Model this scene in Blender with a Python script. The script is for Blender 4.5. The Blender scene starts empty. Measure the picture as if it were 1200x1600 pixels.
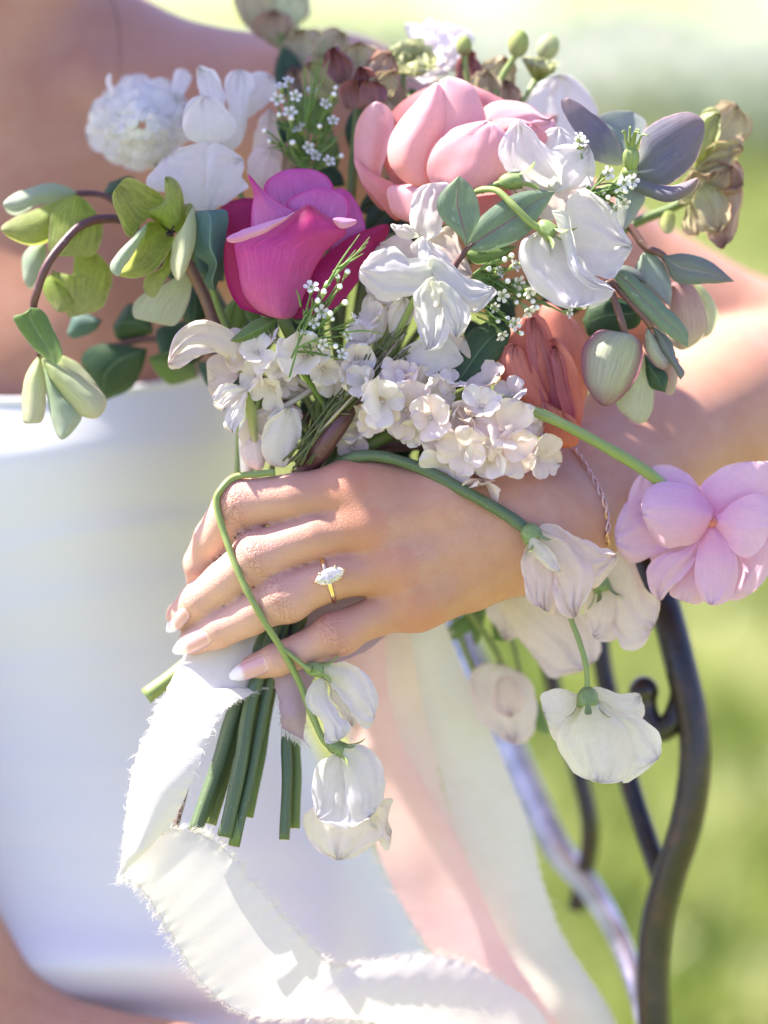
import bpy, bmesh, math, random
import numpy as np
from math import sin, cos, pi, radians
from mathutils import Vector, Matrix

rng = np.random.default_rng(7)
random.seed(7)
scene = bpy.context.scene
COL = scene.collection

# ---------------------------------------------------------------- frame of measurement
# millimetres on a plane through the hand: x right, y up, z towards the photographer
DIST = 1100.0
PITCH = radians(14)
RT = np.array([1.0, 0, 0]); UP = np.array([0, sin(PITCH), cos(PITCH)]); FW = np.array([0, cos(PITCH), -sin(PITCH)])
ORG = np.array([0, 0, 1.0])

def P(px, py, d=0.0):
    s = 0.25 * (DIST + d) / DIST
    return np.array([(px - 600) * s, (800 - py) * s, -d])

def W(p):
    p = np.asarray(p, float)
    return ORG + (p[..., 0:1] * RT + p[..., 1:2] * UP - p[..., 2:3] * FW) * 0.001

# ---------------------------------------------------------------- camera
cam = bpy.data.cameras.new('camera'); cam_o = bpy.data.objects.new('camera', cam); COL.objects.link(cam_o)
cam_o.location = Vector(ORG - FW * DIST * 0.001)
cam_o.rotation_euler = (pi / 2 - PITCH, 0, 0)
cam.sensor_width = 36; cam.lens = 36 * DIST / 400.0
cam.clip_start = 0.05; cam.clip_end = 2000
cam.dof.use_dof = True; cam.dof.focus_distance = DIST * 0.001; cam.dof.aperture_fstop = 2.7
cam.dof.aperture_blades = 0
scene.camera = cam_o

# ---------------------------------------------------------------- light
SUN_F = np.array([-0.53, 0.80, -0.02])
sw = SUN_F[0] * RT + SUN_F[1] * UP - SUN_F[2] * FW; sw /= np.linalg.norm(sw)
world = bpy.data.worlds.new('World'); scene.world = world; world.use_nodes = True
nt = world.node_tree; nt.nodes.clear()
sky = nt.nodes.new('ShaderNodeTexSky'); sky.sky_type = 'NISHITA'; sky.sun_disc = False
sky.sun_elevation = math.asin(sw[2]); sky.sun_rotation = math.atan2(sw[0], sw[1])
sky.dust_density = 1.0; sky.air_density = 1.0; sky.ozone_density = 2.5
bg = nt.nodes.new('ShaderNodeBackground'); bg.inputs['Strength'].default_value = 0.105
wo = nt.nodes.new('ShaderNodeOutputWorld')
tint = nt.nodes.new('ShaderNodeMix'); tint.data_type = 'RGBA'; tint.blend_type = 'MULTIPLY'; tint.inputs[0].default_value = 1.0
tint.inputs[7].default_value = (1.08, 0.90, 1.08, 1)
nt.links.new(sky.outputs[0], tint.inputs[6]); nt.links.new(tint.outputs[2], bg.inputs[0]); nt.links.new(bg.outputs[0], wo.inputs[0])
sl = bpy.data.lights.new('sun', 'SUN'); sl.energy = 5.0; sl.angle = radians(0.5); sl.color = (1.0, 0.93, 0.82)
so = bpy.data.objects.new('sun', sl); COL.objects.link(so)
so.rotation_euler = Vector(sw).to_track_quat('Z', 'Y').to_euler(); so.location = Vector(sw * 20)
vs = scene.view_settings; vs.view_transform = 'Standard'; vs.look = 'None'; vs.gamma = 1; vs.use_curve_mapping = False
vs.exposure = 1.88
scene.cycles.max_bounces = 10; scene.cycles.transmission_bounces = 8; scene.cycles.diffuse_bounces = 5
scene.cycles.sample_clamp_indirect = 6

# ---------------------------------------------------------------- object helpers
def props(o, label=None, cat=None, group=None, kind=None):
    if label: o['label'] = label
    if cat: o['category'] = cat
    if group: o['group'] = group
    if kind: o['kind'] = kind
    return o

def thing(name, label, cat, at, group=None):
    o = bpy.data.objects.new(name, None); COL.objects.link(o)
    o.empty_display_size = 0.01
    o.location = Vector(W(np.asarray(at, float))); o['origin_f'] = list(map(float, o.location))
    return props(o, label, cat, group)

def abs_loc(o):
    v = Vector((0, 0, 0))
    while o is not None:
        v = v + o.location; o = o.parent
    return v

def mesh_obj(name, V, F, mat, parent=None, uv=None, smooth=True, world_space=False, attrs=None):
    V = np.asarray(V, float)
    Vw = V if world_space else W(V)
    org = np.array(abs_loc(parent)) if parent is not None else Vw.mean(0)
    me = bpy.data.meshes.new(name)
    F = np.asarray(F) if not isinstance(F, list) else F
    me.from_pydata((Vw - org).tolist(), [], F if isinstance(F, list) else F.tolist())
    if smooth: me.polygons.foreach_set('use_smooth', np.ones(len(me.polygons), bool))
    if uv is not None:
        l = me.uv_layers.new(name='uv'); li = np.empty(len(me.loops), int); me.loops.foreach_get('vertex_index', li)
        l.data.foreach_set('uv', np.asarray(uv, float)[li].ravel())
    if attrs:
        for k, a in attrs.items():
            at = me.attributes.new(k, 'FLOAT', 'POINT'); at.data.foreach_set('value', np.asarray(a, float))
    me.materials.append(mat); me.update()
    o = bpy.data.objects.new(name, me); COL.objects.link(o)
    if parent is not None: o.parent = parent
    else: o.location = Vector(org)
    return o

def cat_meshes(parts):
    """join (V, F[, uv]) triples"""
    Vs, Fs, Us, n = [], [], [], 0
    for p in parts:
        V = np.asarray(p[0], float); Vs.append(V)
        Fs += [[i + n for i in f] for f in p[1]]
        Us.append(p[2] if len(p) > 2 else np.zeros((len(V), 2))); n += len(V)
    return np.vstack(Vs), Fs, np.vstack(Us)

def grid_faces(nr, nc, wrap=False):
    i = np.arange(nr - 1)[:, None]; m = nc if wrap else nc - 1
    j = np.arange(m)[None, :]; j2 = (j + 1) % nc
    a = i * nc + j; b = i * nc + j2; c = (i + 1) * nc + j2; d = (i + 1) * nc + j
    return np.stack([a, b, c, d], -1).reshape(-1, 4)

def crom(pts, n, uniform=True):
    """smooth curve through pts (any dimension), n samples, even arc length"""
    p = np.asarray(pts, float)
    if len(p) == 1: return np.repeat(p, n, 0)
    if len(p) == 2: return p[0] + (p[1] - p[0]) * np.linspace(0, 1, n)[:, None]
    q = np.vstack([2 * p[0] - p[1], p, 2 * p[-1] - p[-2]])
    out = []; m = 12
    t = np.linspace(0, 1, m, endpoint=False)[:, None]
    for i in range(len(p) - 1):
        a, b, c, d = q[i], q[i + 1], q[i + 2], q[i + 3]
        out.append(0.5 * (2 * b + (c - a) * t + (2 * a - 5 * b + 4 * c - d) * t ** 2 + (3 * b - a - 3 * c + d) * t ** 3))
    out = np.vstack(out + [p[-1:]])
    if not uniform:
        x = np.linspace(0, len(out) - 1, n); return np.stack([np.interp(x, np.arange(len(out)), out[:, k]) for k in range(out.shape[1])], 1)
    s = np.r_[0, np.cumsum(np.linalg.norm(np.diff(out[:, :3], axis=0), axis=1))]
    x = np.linspace(0, s[-1], n)
    return np.stack([np.interp(x, s, out[:, k]) for k in range(out.shape[1])], 1)

def tube_mesh(path, n=24, sides=8, caps=True, squash=1.0, ridge=0.0, wob=0.0):
    """path rows: x y z r in frame mm"""
    c = crom(path, n); p = c[:, :3]; r = c[:, 3]
    t = np.gradient(p, axis=0); t /= np.linalg.norm(t, axis=1)[:, None] + 1e-9
    ref = np.array([0.13, 0.21, 0.97])
    if abs(t[0] @ ref) > 0.9: ref = np.array([1.0, 0.1, 0])
    V = []; nrm = ref
    for i in range(n):
        nrm = nrm - t[i] * (nrm @ t[i]); nrm = nrm / np.linalg.norm(nrm); b = np.cross(t[i], nrm)
        a = np.arange(sides) * 2 * pi / sides
        rr = r[i] * (1 + ridge * np.cos(5 * a + 0.8 * sin(i * 0.13)) + wob * sin(i * 0.31 + r[0] * 40) + wob * sin(i * 0.83 + r[0] * 90))
        V.append(p[i] + (rr * np.cos(a))[:, None] * nrm * squash + (rr * np.sin(a))[:, None] * b)
    V = np.vstack(V); F = grid_faces(n, sides, True).tolist()
    uv = np.stack([np.tile(np.arange(sides) / sides, n), np.repeat(np.linspace(0, 1, n), sides)], 1)
    if caps:
        F += [list(range(sides))[::-1], list(range((n - 1) * sides, n * sides))]
    return V, F, uv

def PP(path, r=None):
    """rows (px, py, d[, r_mm]) -> frame rows"""
    return [np.r_[P(q[0], q[1], q[2]), q[3] if len(q) > 3 else r] for q in path]

def tube(name, path, mat, parent, r=None, n=24, sides=8):
    plant = name in ('stem', 'stalk', 'twig')
    V, F, uv = tube_mesh(PP(path, r), n, sides, ridge=0.05 if plant and sides >= 10 else 0.0, wob=0.035 if plant else 0.0)
    return mesh_obj(name, V, F, mat, parent, uv)

def snoise(p, scale, seed=0, oct=3):
    """cheap smooth pseudo noise in about -1..1 for points p (n,k)"""
    g = np.random.default_rng(seed); p = np.asarray(p, float); out = 0; amp = 1; tot = 0
    for o in range(oct):
        v = 0
        for i in range(4):
            k = g.normal(size=p.shape[1]); k /= np.linalg.norm(k)
            v = v + np.sin(p @ k * (scale * 2 ** o) * g.uniform(0.7, 1.4) + g.uniform(0, 7))
        out = out + amp * v / 4; tot += amp; amp *= 0.5
    return out / tot * 1.6

# ---------------------------------------------------------------- materials
def mat_base(name):
    m = bpy.data.materials.new(name); m.use_nodes = True; n = m.node_tree; n.nodes.clear()
    out = n.nodes.new('ShaderNodeOutputMaterial')
    return m, n, out

class NB:
    def __init__(s, n): s.n = n
    def new(s, t, **kw):
        x = s.n.nodes.new(t)
        for k, v in kw.items(): setattr(x, k, v)
        return x
    def link(s, a, b): s.n.links.new(a, b)
    def put(s, sock, v):
        if isinstance(v, bpy.types.NodeSocket): s.link(v, sock)
        elif isinstance(v, (tuple, list)) and len(v) == 3 and sock.type == 'RGBA': sock.default_value = (*v, 1)
        else: sock.default_value = v
    def math(s, op, a, b=0.0, clamp=False):
        x = s.new('ShaderNodeMath', operation=op, use_clamp=clamp); s.put(x.inputs[0], a); s.put(x.inputs[1], b); return x.outputs[0]
    def mix(s, f, a, b, mode='MIX'):
        x = s.new('ShaderNodeMix', data_type='RGBA', blend_type=mode); x.clamp_factor = True
        s.put(x.inputs[0], f); s.put(x.inputs[6], a); s.put(x.inputs[7], b); return x.outputs[2]
    def ramp(s, f, stops):
        x = s.new('ShaderNodeValToRGB'); r = x.color_ramp
        while len(r.elements) < len(stops): r.elements.new(0.5)
        for e, (p, c) in zip(r.elements, stops):
            e.position = p; e.color = (*c, 1) if len(c) == 3 else c
        s.put(x.inputs[0], f); return x.outputs[0]
    def noise(s, vec, scale, detail=3, rough=0.55):
        x = s.new('ShaderNodeTexNoise'); x.inputs['Scale'].default_value = scale; x.inputs['Detail'].default_value = detail
        x.inputs['Roughness'].default_value = rough
        if vec is not None: s.link(vec, x.inputs['Vector'])
        return x.outputs[0]
    def rng(s, v, a, b, c=0.0, d=1.0):
        x = s.new('ShaderNodeMapRange'); s.put(x.inputs[0], v)
        for i, q in enumerate((a, b, c, d)): x.inputs[i + 1].default_value = q
        return x.outputs[0]
    def comb(s, x, y, z=0.0):
        c = s.new('ShaderNodeCombineXYZ')
        for i, q in enumerate((x, y, z)): s.put(c.inputs[i], q)
        return c.outputs[0]
    def attr(s, name):
        return s.new('ShaderNodeAttribute', attribute_name=name).outputs['Fac']
    def bump(s, h, strength, dist):
        b = s.new('ShaderNodeBump'); b.inputs['Strength'].default_value = strength; b.inputs['Distance'].default_value = dist
        s.link(h, b.inputs['Height']); return b.outputs[0]

def principled(b, col, rough=0.5, **kw):
    p = b.new('ShaderNodeBsdfPrincipled'); b.put(p.inputs['Base Color'], col); b.put(p.inputs['Roughness'], rough)
    for k, v in kw.items(): b.put(p.inputs[k.replace('_', ' ')], v)
    return p

def simple_mat(name, col, rough=0.5, var=0.15, scale=40.0, bump=0.0, **kw):
    m, n, out = mat_base(name); b = NB(n)
    tc = b.new('ShaderNodeTexCoord').outputs['Object']
    nz = b.noise(tc, scale, 4)
    dark = tuple(c * (1 - var) for c in col); lite = tuple(min(1, c * (1 + var)) for c in col)
    c = b.mix(b.rng(nz, 0.3, 0.7), dark, lite)
    p = principled(b, c, rough, **kw)
    if bump: b.link(b.bump(nz, bump, 0.001), p.inputs['Normal'])
    b.link(p.outputs[0], out.inputs[0]); return m

def petal_mat(name, base, mid, tip, edge=None, edge_w=0.12, back=None, vein=0.12, transl=0.35, rough=0.55, tsat=None,
              spots=None, vein_u=26.0, mottle=0.06, midrib=None, sheen=0.0, vbump=0.35):
    """thin petal or leaf: colours run from base to tip along uv.v, edge colour along the rim"""
    m, n, out = mat_base(name); b = NB(n)
    uvn = b.new('ShaderNodeUVMap'); uvn.uv_map = 'uv'
    sp = b.new('ShaderNodeSeparateXYZ'); b.link(uvn.outputs[0], sp.inputs[0]); u, v = sp.outputs[0], sp.outputs[1]
    obj = b.new('ShaderNodeTexCoord').outputs['Object']
    a = b.math('ABSOLUTE', b.math('SUBTRACT', b.math('MULTIPLY', u, 2.0), 1.0))
    big = b.noise(obj, 90.0, 3)
    vv = b.math('ADD', v, b.math('MULTIPLY', b.math('SUBTRACT', big, 0.5), 0.35))
    c = b.ramp(vv, [(0.02, base), (0.5, mid), (0.95, tip)])
    # veins fan out along the petal
    ang = b.math('MULTIPLY', b.math('SUBTRACT', u, 0.5), vein_u)
    wob = b.math('MULTIPLY', b.math('SUBTRACT', big, 0.5), vein_u * 0.12)
    vn = b.noise(b.comb(b.math('ADD', ang, wob), b.math('MULTIPLY', v, 3.0), 0.0), 1.0, 5, 0.7)
    vf = b.rng(vn, 0.35, 0.68)
    dk = tuple(max(0, 1 - vein * k) for k in (1.0, 1.25, 1.0))
    c = b.mix(1.0, c, b.mix(vf, (1, 1, 1), dk), 'MULTIPLY')
    mo = b.noise(obj, 420.0, 3)
    c = b.mix(1.0, c, b.mix(b.rng(mo, 0.3, 0.7), (1 - mottle,) * 3, (1, 1, 1)), 'MULTIPLY')
    if edge is not None:
        e = b.math('MAXIMUM', a, b.math('SUBTRACT', b.math('MULTIPLY', v, 1.0), 0.0))
        e = b.math('ADD', e, b.math('MULTIPLY', b.math('SUBTRACT', mo, 0.5), 0.12))
        c = b.mix(b.rng(e, 1 - edge_w, 1.02), c, edge)
    if midrib is not None:
        w = b.math('ADD', b.math('MULTIPLY', b.math('SUBTRACT', 1.0, v), 0.05), 0.012)
        side = b.math('ABSOLUTE', b.math('SUBTRACT', b.math('FRACT', b.math('ADD', b.math('MULTIPLY', v, 7.0), b.math('MULTIPLY', a, -2.2))), 0.5))
        sf = b.math('MULTIPLY', b.rng(side, 0.05, 0.0), 0.35)
        f = b.math('MAXIMUM', b.math('LESS_THAN', a, w), sf)
        c = b.mix(b.math('MULTIPLY', f, 0.8), c, midrib)
    if spots is not None:
        sn = b.noise(obj, 260.0, 2)
        c = b.mix(b.rng(sn, 0.66, 0.72), c, spots)
    if back is not None:
        g = b.new('ShaderNodeNewGeometry'); c = b.mix(g.outputs['Backfacing'], c, back)
    p = principled(b, c, rough)
    if sheen: p.inputs['Sheen Weight'].default_value = sheen
    p.inputs['Specular IOR Level'].default_value = 0.35
    nb = b.bump(b.math('ADD', vn, b.math('MULTIPLY', mo, 0.25)), vbump, 0.0006); b.link(nb, p.inputs['Normal'])
    t = b.new('ShaderNodeBsdfTranslucent')
    tc = c if tsat is None else b.mix(1.0, c, tsat, 'MULTIPLY')
    b.link(tc, t.inputs[0]); b.link(nb, t.inputs['Normal'])
    mx = b.new('ShaderNodeMixShader'); mx.inputs[0].default_value = transl
    b.link(p.outputs[0], mx.inputs[1]); b.link(t.outputs[0], mx.inputs[2]); b.link(mx.outputs[0], out.inputs[0])
    return m

def stem_mat(name, a, bcol, rough=0.45):
    m, n, out = mat_base(name); b = NB(n)
    uvn = b.new('ShaderNodeUVMap'); uvn.uv_map = 'uv'
    sp = b.new('ShaderNodeSeparateXYZ'); b.link(uvn.outputs[0], sp.inputs[0])
    obj = b.new('ShaderNodeTexCoord').outputs['Object']
    st = b.noise(b.comb(b.math('MULTIPLY', sp.outputs[0], 14.0), b.math('MULTIPLY', sp.outputs[1], 3.0)), 1.0, 4, 0.6)
    bl = b.noise(obj, 55.0, 3)
    c = b.mix(b.rng(st, 0.35, 0.65), a, bcol); c = b.mix(b.rng(bl, 0.55, 0.8, 0, 0.35), c, tuple(x * 1.5 + 0.02 for x in bcol))
    sp2 = b.noise(obj, 600.0, 2); c = b.mix(b.rng(sp2, 0.66, 0.72, 0, 0.3), c, (0.30, 0.32, 0.22))
    p = principled(b, c, rough); p.inputs['Subsurface Weight'].default_value = 0.0
    b.link(b.bump(st, 0.4, 0.0006), p.inputs['Normal']); b.link(p.outputs[0], out.inputs[0]); return m

# ---------------------------------------------------------------- small shapes
def unit(a):
    a = np.asarray(a, float); return a / (np.linalg.norm(a) + 1e-12)
def basis(axis, spin=0.0):
    z = unit(axis); r = np.array([0.3, 1, 0.2]) if abs(z[1]) < 0.9 else np.array([1.0, 0, 0.2])
    x = unit(np.cross(r, z)); y = np.cross(z, x)
    return cos(spin) * x + sin(spin) * y, -sin(spin) * x + cos(spin) * y, z
def petal3(c, axis, phi, L, Wd, t0, t1, cup=0.3, ruf=0.0, freq=4.0, seed=0, r0=0.0, prof=0.45, nv=12, nu=11, tipw=0.75, off=0.0):
    """petal of length L about an axis at c, opening from angle t0 to t1 (degrees off the axis)"""
    x, y, z = basis(axis); rad = cos(phi) * x + sin(phi) * y; tan = -sin(phi) * x + cos(phi) * y
    v = np.linspace(0, 1, nv); th = np.radians(t0 + (t1 - t0) * v); ds = L / (nv - 1)
    rr = r0 + np.r_[0, np.cumsum(np.sin(th[:-1])) * ds]; zz = off + np.r_[0, np.cumsum(np.cos(th[:-1])) * ds]
    w = Wd * 0.5 * np.minimum((v + 0.03) ** prof, 1) * np.sqrt(np.clip(1 - np.clip((v - tipw) / (1.0001 - tipw), 0, 1) ** 2.4, 0.02, 1))
    g = np.random.default_rng(seed); ph = g.uniform(0, 6.3, 3)
    u = np.linspace(-1, 1, nu); V = []
    for i in range(nv):
        nrm = -np.cos(th[i]) * rad + np.sin(th[i]) * z   # inner face
        e = (v[i] ** 2.2) * ruf * (np.sin(u * freq + ph[0]) + 0.6 * np.sin(u * freq * 2.1 + ph[1]))
        V.append(c + rr[i] * rad + zz[i] * z + (u * w[i])[:, None] * tan + (cup * u ** 2 * w[i] + e)[:, None] * nrm)
    uv = np.stack([np.tile((u + 1) / 2, nv), np.repeat(v, nu)], 1)
    return np.vstack(V), grid_faces(nv, nu).tolist(), uv

def bead(c, r, stretch=1.0, axis=(0, 0, 1), n=7, m=9):
    x, y, z = basis(axis); V = []; uv = []
    for i in range(n):
        a = pi * i / (n - 1)
        for j in range(m):
            b = 2 * pi * j / m; V.append(c + r * (sin(a) * cos(b) * x + sin(a) * sin(b) * y + stretch * cos(a) * z)); uv.append((j / m, i / (n - 1)))
    return np.array(V), grid_faces(n, m, True).tolist(), np.array(uv)

# ================================================================ setting: lawn
def ground_mat():
    m, n, out = mat_base('lawn_soil'); b = NB(n)
    tc = b.new('ShaderNodeTexCoord').outputs['Object']
    n1 = b.noise(tc, 3.4, 5, 0.6); n2 = b.noise(tc, 7.0, 4, 0.6)
    c = b.ramp(n1, [(0.34, (0.07, 0.10, 0.025)), (0.5, (0.20, 0.24, 0.045)), (0.66, (0.36, 0.37, 0.11))])
    c = b.mix(b.rng(n2, 0.4, 0.72, 0, 0.6), c, (0.27, 0.27, 0.12))
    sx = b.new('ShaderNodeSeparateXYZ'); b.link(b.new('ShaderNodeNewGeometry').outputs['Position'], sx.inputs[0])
    c = b.mix(b.rng(b.math('ADD', sx.outputs[1], b.math('MULTIPLY', n1, 6.0)), 7.0, 20.0), c, (0.28, 0.34, 0.11))  # distant lawn tinted paler: haze and backlit sheen put into its colour
    p = principled(b, c, 0.8); b.link(b.bump(n2, 0.8, 0.05), p.inputs['Normal']); b.link(p.outputs[0], out.inputs[0]); return m
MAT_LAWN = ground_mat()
g_n = 61
gx = np.linspace(-1, 1, g_n); gx = np.sign(gx) * (np.abs(gx) ** 3) * 700
GX, GY = np.meshgrid(gx, gx + 0.0)
GZ = 0.04 * np.sin(GX * 0.21) * np.cos(GY * 0.17) * np.clip((np.hypot(GX, GY) - 3) / 8, 0, 1)
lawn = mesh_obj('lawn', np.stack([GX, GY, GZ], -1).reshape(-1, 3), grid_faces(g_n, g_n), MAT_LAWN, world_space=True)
props(lawn, kind='structure')

def grass_mat():
    m, n, out = mat_base('grass_blade'); b = NB(n)
    r = b.attr('tone')
    c = b.ramp(r, [(0.0, (0.045, 0.085, 0.018)), (0.35, (0.16, 0.23, 0.035)), (0.7, (0.34, 0.39, 0.09)), (1.0, (0.60, 0.58, 0.30))])
    p = principled(b, c, 0.28); t = b.new('ShaderNodeBsdfTranslucent'); b.link(c, t.inputs[0])
    mx = b.new('ShaderNodeMixShader'); mx.inputs[0].default_value = 0.45
    b.link(p.outputs[0], mx.inputs[1]); b.link(t.outputs[0], mx.inputs[2]); b.link(mx.outputs[0], out.inputs[0]); return m
def grass_field():
    N = 110000
    # denser near by; only the strip of lawn the camera can look at from about here
    y = 0.9 + 15 * rng.random(N) ** 1.9; x = (rng.random(N) - 0.5) * (1.6 + 0.75 * (y + 1.1))
    clump = 0.8 * snoise(np.stack([x, y], 1), 9.0, 5) + 0.9 * snoise(np.stack([x, y], 1), 26.0, 6, 2)
    keep = clump > -1.1; x, y, clump = x[keep], y[keep], clump[keep]; N = len(x)
    h = (0.035 + 0.05 * rng.random(N)) * (1 + 0.5 * np.clip(clump, 0, 1)); a = rng.random(N) * 2 * pi
    w = 0.0022 + 0.0022 * rng.random(N) + 0.0008 * y; lean = (rng.random((N, 2)) - 0.5) * 1.3
    base = np.stack([x, y, np.zeros(N) - 0.004], 1); side = np.stack([np.cos(a), np.sin(a), np.zeros(N)], 1) * w[:, None]
    mid = base + np.stack([lean[:, 0] * h * .3, lean[:, 1] * h * .3, h * .6], 1)
    top = base + np.stack([lean[:, 0] * h, lean[:, 1] * h, h * .95], 1)
    V = np.stack([base - side, base + side, mid + side * .8, mid - side * .8, top], 1).reshape(-1, 3)
    i = np.arange(N)[:, None] * 5
    F = (i + np.array([[0, 1, 2, 3]])).tolist() + (i + np.array([[3, 2, 4]])).tolist()
    tone = np.clip(0.45 + 0.6 * clump + rng.normal(0, 0.16, N), 0, 1)
    o = mesh_obj('grass', V, F, grass_mat(), world_space=True, attrs={'tone': np.repeat(tone, 5)})
    props(o, 'soft sunlit green grass of the lawn behind the bride', 'grass', kind='stuff')
grass_field()

# ================================================================ the bride's body, one skin
CONES = []   # p0 p1 r0 r1
GROUPS = []  # (list of cone idx, k)
def cone(a, ra, b, rb):
    CONES.append((np.asarray(a, float), np.asarray(b, float), ra, rb)); return len(CONES) - 1
def chain(pts):
    q = [(P(*t[:3]), t[3]) for t in pts]
    return [cone(q[i][0], q[i][1], q[i + 1][0], q[i + 1][1]) for i in range(len(q) - 1)]
FING = {
 'index':  [(548, 770, 13, 11.6), (455, 778, 10.5, 9.5), (372, 788, 11.5, 9.5), (335, 842, 20, 8.2), (316, 880, 28, 7.4), (313, 905, 40, 5.8)],
 'middle': [(578, 822, 11, 11.4), (490, 838, 8, 9.2), (402, 868, 8.5, 9.5), (350, 910, 13, 8.3), (312, 938, 17, 7.7), (283, 962, 22, 6.0)],
 'ring':   [(622, 884, 11, 10.8), (530, 900, 8, 8.7), (440, 934, 7.5, 9.1), (390, 962, 11, 8.0), (342, 984, 15, 7.4), (302, 1001, 20, 5.8)],
 'little': [(650, 940, 14, 10.4), (590, 962, 12, 8.0), (522, 990, 10, 7.9), (475, 1015, 12, 7.0), (432, 1031, 14, 6.6), (395, 1043, 18, 5.2)],
}
finger_groups = [chain(v) for v in FING.values()]
# joint pads and knuckles
pads = []
for f, i, dx, dy, dz, r in (('index', 2, 4, -4, 1.5, 9.0), ('middle', 2, 0, 0, -.5, 9.3), ('ring', 2, 0, 0, -.6, 8.9), ('little', 2, 0, 0, -.4, 7.7)):
    q = FING[f][i]; c = P(q[0] + dx, q[1] + dy, q[2] + dz); pads.append(cone(c, r, c + np.array([3.0, -1, 0]), r))
META = [((790, 792, 22, 15), (700, 772, 18, 13.0), (548, 770, 13, 11.8)), ((800, 815, 18, 14), (700, 800, 14, 12), (578, 822, 11.0, 11.6)),
        ((805, 840, 20, 14), (720, 858, 15, 12), (622, 884, 11.5, 11.0)), ((800, 862, 25, 13), (735, 898, 20, 12.5), (650, 940, 14.5, 10.8))]
palm = []
for q in META: palm += chain(q)
for f, i in (('index', 0), ('middle', 0), ('ring', 0), ('little', 0)):
    q = FING[f][i]; c = P(q[0] + 4, q[1] - 2, q[2] - 2.2); palm.append(cone(c, q[3] - 1.2, c + np.array([6.0, 1, 0]), q[3] - 2.5))
palm += chain([(640, 820, 20, 13), (770, 830, 26, 16)])
thumb = chain([(790, 790, 34, 15), (690, 800, 56, 12), (590, 820, 70, 10), (510, 850, 76, 8.5), (470, 868, 76, 7)])
arm = chain([(800, 828, 24, 17), (858, 822, 30, 19.5), (930, 768, 62, 26), (1000, 715, 95, 33), (1110, 655, 135, 40), (1240, 615, 178, 41)])
arm2 = chain([(805, 852, 26, 14.5), (870, 838, 34, 17)])
uarm = chain([(1300, 640, 190, 39), (1180, 580, 188, 38), (900, 420, 178, 37), (640, 285, 170, 41), (520, 225, 172, 43)])
CX = -60
should = chain([(505, 225, 175, 44), (330, 205, 188, 40), (120, 175, 205, 40), (CX, 140, 210, 50)]) + \
         chain([(CX - 505, 225, 175, 44), (CX - 330, 205, 188, 40), (CX - 120, 175, 205, 40), (CX, 140, 210, 50)])
trap = chain([(420, 205, 195, 28), (220, 165, 206, 30), (60, 40, 212, 34)]) + chain([(CX - 480, 205, 195, 28), (CX - 280, 165, 206, 30), (CX - 120, 40, 212, 34)])
neck = chain([(-150, -330, 160, 50), (-95, -60, 185, 51), (CX, 120, 205, 56)])
clav = chain([(10, 170, 165, 9), (150, 135, 160, 9), (330, 140, 158, 9), (480, 140, 166, 10)]) + chain([(CX - 70, 170, 165, 9), (CX - 210, 135, 160, 9), (CX - 390, 110, 160, 9), (CX - 540, 95, 168, 10)])
scm = chain([(40, -330, 170, 14), (70, -60, 160, 13), (10, 150, 165, 10)]) + chain([(CX - 250, -330, 170, 14), (CX - 150, -60, 160, 13), (CX - 40, 150, 165, 10)])
torso = []
TR = [(250, 100, 238, 84), (450, 155, 236, 82), (650, 150, 238, 80), (850, 140, 240, 76), (1050, 135, 242, 74), (1250, 170, 245, 78), (1500, 220, 248, 80), (1640, 220, 250, 76)]
for s in (-1, 1):
    torso += chain([(CX + s * w, y, d, r) for y, w, d, r in TR])
bust = [cone(P(CX + 190, 560, 196), 54, P(CX + 175, 620, 200), 52), cone(P(CX - 190, 560, 196), 54, P(CX - 175, 620, 200), 52)]
rarm = chain([(CX - 505, 190, 172, 44), (-430, 600, 138, 41), (-290, 1000, 106, 39), (-205, 1330, 100, 38)])
rfore = chain([(-205, 1330, 100, 38), (-130, 1500, 98, 37), (0, 1660, 100, 34), (250, 1722, 92, 32), (520, 1730, 84, 24), (620, 1735, 88, 20)])
rhand = chain([(620, 1735, 88, 19), (760, 1760, 92, 17), (860, 1790, 100, 13)]) + chain([(640, 1755, 84, 16), (760, 1800, 86, 15), (850, 1840, 96, 12)])
rfing = []
for k in range(4):
    rfing.append(chain([(850, 1785 + k * 30, 96, 10.5), (960 - k * 10, 1800 + k * 44, 100, 9), (1030 - k * 20, 1830 + k * 50, 112, 8), (1075 - k * 26, 1858 + k * 54, 124, 6.5)]))
# head (above the picture)
hc = P(-205, -610, 95)
head = [cone(hc + [0, 22, -12], 76, hc + [0, -4, -22], 74), cone(hc + [0, -30, 22], 52, hc + [0, -78, 34], 34), cone(hc + [0, 14, 40], 48, hc + [0, -30, 42], 46),
        cone(hc + [-30, -60, 10], 32, hc + [0, -92, 46], 20), cone(hc + [30, -60, 10], 32, hc + [0, -92, 46], 20)]
nose = [cone(hc + [0, -5, 84], 8, hc + [0, -38, 104], 8), cone(hc + [-9, -40, 94], 7, hc + [9, -40, 94], 7)]
lips = [cone(hc + [-14, -64, 80], 5.0, hc + [14, -64, 80], 5.0), cone(hc + [-11, -71, 79], 5.6, hc + [11, -71, 79], 5.6)]
ears = [cone(hc + [s * 78, 0, -5], 10, hc + [s * 76, -32, 3], 7) for s in (-1, 1)]
A_ = np.array([c[0] for c in CONES]); B_ = np.array([c[1] for c in CONES]); R0 = np.array([c[2] for c in CONES], float); R1 = np.array([c[3] for c in CONES], float)
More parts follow.
